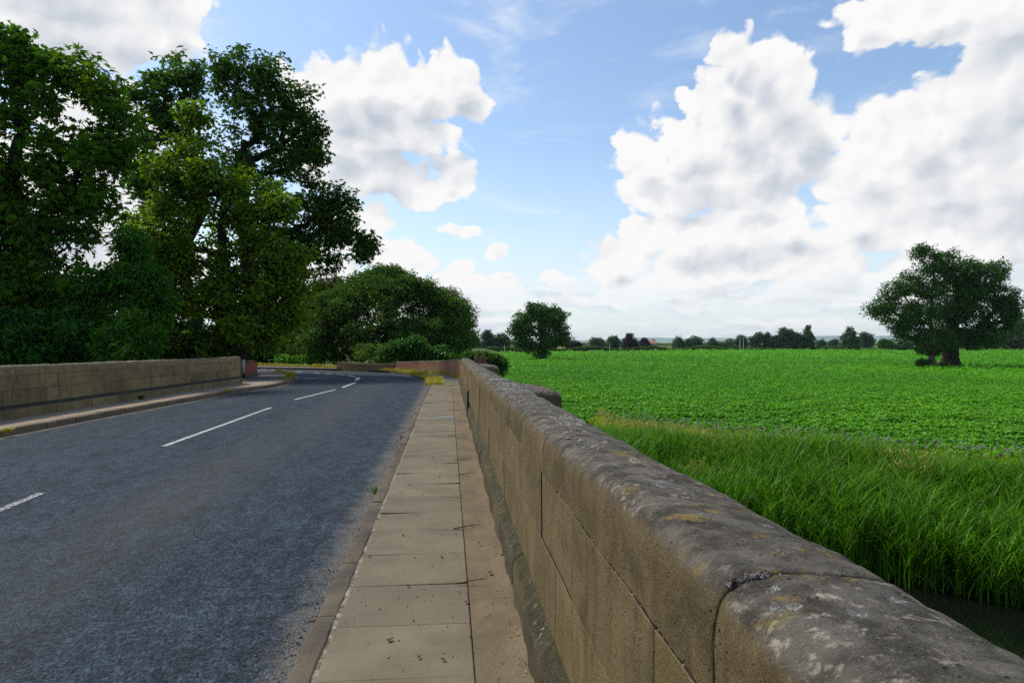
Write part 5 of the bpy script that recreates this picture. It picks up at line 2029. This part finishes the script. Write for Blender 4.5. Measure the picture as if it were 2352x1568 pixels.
# broad-leaved weeds and dead straw mixed into the bank
XY, wv_ = bank_points(2600, 3.0, 10.8)
kp = fbm3(np.stack([XY[:, 0], XY[:, 1], 0 * wv_], 1), .5, 3, 71) > -.05
XY, wv_ = XY[kp], wv_[kp]
n = len(XY)
per = 18
fz = rng.random((n, per))
hw = .55 + .45 * rng.random(n)
C = np.repeat(np.column_stack([XY, z_ground(XY)]), per, 0)
C[:, 2] += (fz * hw[:, None]).ravel()
Dq = unit(rng.normal(0, 1, C.shape) * np.array((1, 1, .35)) + np.array((0, 0, .1)))
Qw = leaf_quads(C, Dq, unit(rng.normal(0, .4, C.shape) + np.array((0, 0, 1))), .10 + .08 * rng.random(len(C)), .045 + .03 * rng.random(len(C)), .15, .3)
tag(link('weeds', quads_mesh('weeds', Qw, np.clip(np.repeat(rng.random(n), per) * .7 + .3 * rng.random(len(C)), 0, 1), leaf_mat('weed_leaves', (.055, .135, .010), (.170, .290, .022), None, .35)), loc=(*gb(1800, 24, 0)[:2], FIELD_Z)), 'broad-leaved weeds growing among the long grass of the bank', 'weeds', kind='stuff')
XY, wv_ = bank_points(4200, .5, 10.8)
n = len(XY)
Qs_, ts_ = blades(np.column_stack([XY, z_ground(XY)]), (1.15 - .06 * wv_) * (.6 + .5 * rng.random(n)), .007 + .006 * rng.random(n), .35 * rng.random(n), .1 + .5 * rng.random(n), rng.random(n), seg=3)
tag(link('dead_stems', quads_mesh('dead_stems', Qs_, ts_, leaf_mat('straw', (.17, .13, .05), (.42, .36, .17), None, .3)), loc=(*gb(1800, 22, 0)[:2], FIELD_Z)), 'dead straw-coloured stems leaning among the reeds and grass', 'dead stems', kind='stuff')


# verge grass beyond the bend, yellow grass along the kerbs
def along(line, n, side, lo, hi):
    s = np.concatenate([[0], np.cumsum(np.linalg.norm(np.diff(line, axis=0), axis=1))])
    q = rng.random(n) * s[-1]
    off = offset_line(line, 1.0) - line
    p = np.stack([np.interp(q, s, line[:, k]) for k in range(2)], 1)
    o_ = np.stack([np.interp(q, s, off[:, k]) for k in range(2)], 1)
    wv2 = lo + (hi - lo) * rng.random(n)
    return p + o_ * side * wv2[:, None], wv2


far_edge = RE[NR[0] + NR[1] + 38:]
XY, wv2 = along(far_edge, 16000, 1, .1, 5.0)
zb = np.maximum(z_ground(XY), -.5) - .02
n = len(XY)
pt = fbm3(np.column_stack([XY, zb]), .6, 3, 7)
H = (.22 + .17 * wv2) * (.6 + .7 * rng.random(n)) * (1 + .4 * pt)
Q1, t1 = blades(np.column_stack([XY, zb]), H.clip(.08), .03 + .02 * rng.random(n), .2 * rng.random(n), .2 + .3 * rng.random(n), np.clip(.5 + .4 * pt + .25 * rng.standard_normal(n), 0, 1), seg=3)
tag(link('verge_grass', quads_mesh('verge_grass', Q1, t1, L['verge']), loc=(*far_edge[10], -.2)), 'rough green grass on the verge beyond the bend', 'grass', kind='stuff')


def kerb_grass(label, line, side, lo, hi, n, h, mat, zb, cat='grass'):
    XY, wv2 = along(line, n, side, lo, hi)
    pt = vnoise(np.column_stack([XY, 0 * wv2]), 1.4, 6)
    keep = pt > -.8
    XY = XY[keep]
    k_ = len(XY)
    H_ = h * (.4 + .8 * rng.random(k_)) * (1 + .5 * pt[keep])
    Qg, tg = blades(np.column_stack([XY, np.full(k_, zb)]), H_, .012 + .012 * rng.random(k_), .3 * rng.random(k_), .3 + .4 * rng.random(k_), rng.random(k_), seg=2)
    return tag(link('kerb_grass', quads_mesh('kerb_grass', Qg, tg, mat), loc=(*XY.mean(0), zb)), label, cat, kind='stuff')


kerb_grass('yellow dry grass growing along the outer kerb of the bend', RE[NR[0] + 10:NR[0] + NR[1] + 26], 1, -.10, .55, 9500, .20, L['dry_grass'], -.02)
kerb_grass('yellow-green grass tuft on the kerb at the inner tip of the bend', LE[NR[0] + 44:NR[0] + NR[1] + 6], -1, -.05, .32, 1500, .16, L['dry_grass'], -.02)
kerb_grass('mossy weeds at the foot of the red brick wall beside the footpath', np.array([wpt(912, 851.3), wpt(960, 854.5), wpt(1003.5, 858), wpt(1035, 862), (XW - .05, 27.9)]), -1, -.05, .3, 1300, .2, L['dry_grass'], -.01)


def weed(label, c, n, h, mat):
    XY = np.array(c[:2])[None] + rng.normal(0, .035, (n, 2))
    Qg, tg = blades(np.column_stack([XY, np.full(n, c[2])]), h * (.5 + .7 * rng.random(n)), .010 + .008 * rng.random(n), .4 * rng.random(n), .3 + .4 * rng.random(n), rng.random(n), seg=3)
    return tag(link('weed', quads_mesh('weed', Qg, tg, mat), loc=c), label, 'weed')


weed('small bright green weed in the gutter beside the right kerb', np.array((KX0 - .03, 7.6, -.12)), 30, .10, L['bright'])
weed('yellowish weed tuft at the foot of the left parapet end', G(549, 880, 0), 160, .22, L['dry_grass'])
weed('tiny green weed at the base of the left parapet', G(325, 916, 0), 70, .13, L['bright'])
weed('brownish weed tuft on the left kerb near the parapet end', G(524, 900, -.02), 110, .12, L['dry_grass'])
weed('dry brown weed in the left gutter at the picture edge', G(18, 993, -.05), 120, .10, L['dry_grass'])

# ------------------------------------------------------------------ litter on the pavement
LEAVES = [(896, 1467, .6), (963, 1507, 1.0), (938, 1344, 2.0), (849, 1276, .4), (1126, 1313, 1.2), (1015, 1278, 1.9), (1010, 1095, .8), (1060, 1136, .3), (1100, 1245, 1.5), (940, 1112, .5), (995, 1050, 2.5), (1085, 1205, .1), (926, 1228, 1.1), (1018, 1512, 2.6), (1072, 1380, .6)]
for i, (u, v, an) in enumerate(LEAVES):
    c = G(u, v, .012)
    ln = .022 + .03 * rng.random() ** 2
    dv = np.array((math.cos(an), math.sin(an), 0))
    nv = np.array((-dv[1], dv[0], 0))
    m_ = MB()
    rows = []
    for f in np.linspace(0, 1, 7):
        hwid = .34 * ln * math.sin(math.pi * f ** .8) + .001
        row = []
        for x in (-1, -.5, 0, .5, 1):
            row.append(c + dv * (f - .5) * ln + nv * hwid * x + np.array((0, 0, -.006 + .006 * abs(x) + .006 * (f - .5) ** 2 * 4)))
        rows.append(row)
    m_.grid(np.array(rows))
    tag(m_.build('fallen_leaf', M['dry_leaf'], loc=c), 'small curled brown leaf lying on the paving slabs', 'leaf', 'dry leaves scattered over the pavement')
TW = [(1075, 1088, .2, .22), (1068, 1210, .3, .20), (1085, 1337, .1, .20), (1045, 1000, .1, .22), (1062, 1055, .2, .2)]
for (u, v, an, ln) in TW:
    c = G(u, v, .012)
    dv = np.array((math.cos(an), math.sin(an), 0))
    m_ = MB()
    p_ = c - dv * ln / 2
    for j in range(4):
        q_ = p_ + dv * ln / 4 + np.array((rng.normal(0, .008), rng.normal(0, .008), abs(rng.normal(0, .004))))
        m_.tube(p_, q_, .005 - .0008 * j, .0045 - .0008 * j, 6)
        p_ = q_
    m_.tube(c, c + np.array((-dv[1], dv[0], .1)) * .04, .003, .002, 5)
    tag(m_.build('twig', M['twig'], loc=c), 'short dry brown twig lying on the pavement', 'twig', 'dry twigs scattered over the pavement')


# grit: tiny stones along kerb and wall
def pebbles(name, label, XYZ, r_lo, r_hi, mat):
    n = len(XYZ)
    r = r_lo + (r_hi - r_lo) * rng.random(n) ** 2.5
    base = np.array([(1, 0, 0), (-1, 0, 0), (0, 1, 0), (0, -1, 0), (0, 0, 1), (0, 0, -1)], float)
    V = XYZ[:, None] + base[None] * r[:, None, None] * (1 + .4 * rng.standard_normal((n, 6, 1))).clip(.5, 1.6) * np.array((1, 1, .7))
    t = np.array([(0, 2, 4), (2, 1, 4), (1, 3, 4), (3, 0, 4), (2, 0, 5), (1, 2, 5), (3, 1, 5), (0, 3, 5)])
    Fc = (np.arange(n)[:, None, None] * 6 + t[None]).reshape(-1, 3)
    me_ = raw_mesh(name, V.reshape(-1, 3), [Fc], [mat], None, {'tint': np.repeat(rng.random(n), 8)}, False)
    return tag(link(name, me_, loc=XYZ.mean(0)), label, 'grit', kind='stuff')


mg, tg_, og = new_mat('grit_stones')
principled(tg_, og, tg_.mix(tg_.attr('tint'), (.05, .038, .026), (.36, .30, .23)), .9)
n = 3800
Yp = .8 + 22 * rng.random(n) ** 1.6
Xp = KX0 - .01 - np.abs(rng.normal(0, .13, n))
gut = np.column_stack([Xp, Yp, np.full(n, ROAD_Z - .024)])
n = 1100
Yp = .8 + 16 * rng.random(n) ** 1.6
strip_ = np.column_stack([.39 - np.abs(rng.normal(0, .11, n)), Yp, np.full(n, .004)])
strip_ = strip_[strip_[:, 0] > .0]
n = 420
Yp = .8 + 16 * rng.random(n) ** 1.6
n = 1000
Yp = .8 + 18 * rng.random(n) ** 1.6
slab_ = np.column_stack([rng.uniform(KX1, .12, n), Yp, np.full(n, .003)])
pebbles('grit', 'loose grit and tiny stones along the kerb, the slabs and the wall foot', np.concatenate([gut, strip_, slab_]), .0018, .0075, mg)
# leafy debris in the gutter
m_ = []
n = 420
Yp = 1.0 + 18 * rng.random(n) ** 1.3
k_ = vnoise(np.column_stack([Yp, 0 * Yp, 0 * Yp]), 1.2, 3) > .05
Yp = Yp[k_]
C = np.column_stack([KX0 - .015 - np.abs(rng.normal(0, .05, len(Yp))), Yp, ROAD_Z - .015 + .02 * rng.random(len(Yp))])
Qg = leaf_quads(C, unit(rng.normal(0, 1, C.shape) * np.array((1, 1, .3))), unit(rng.normal(0, .4, C.shape) + np.array((0, 0, 1))), .025 + .03 * rng.random(len(C)), .012 + .014 * rng.random(len(C)))
tag(link('leaf_litter', quads_mesh('leaf_litter', Qg, rng.random(len(Qg)), M['dry_leaf']), loc=(KX0, 6, ROAD_Z)), 'brown leaf litter caught in the gutter along the right kerb', 'leaf litter', kind='stuff')
# ------------------------------------------------------------------ haze
mz, tz_, oz = new_mat('haze')
pv = tz_.node('ShaderNodeVolumePrincipled')
pv.inputs['Color'].default_value = (.80, .88, .97, 1)
pv.inputs['Density'].default_value = .00006
tz_.l.new(pv.outputs[0], oz.inputs['Volume'])
mb = MB()
mb.box(-4200, 4200, -4200, 4200, -9, 42)
tag(mb.build('haze', mz), kind='stuff')
print('scene built')
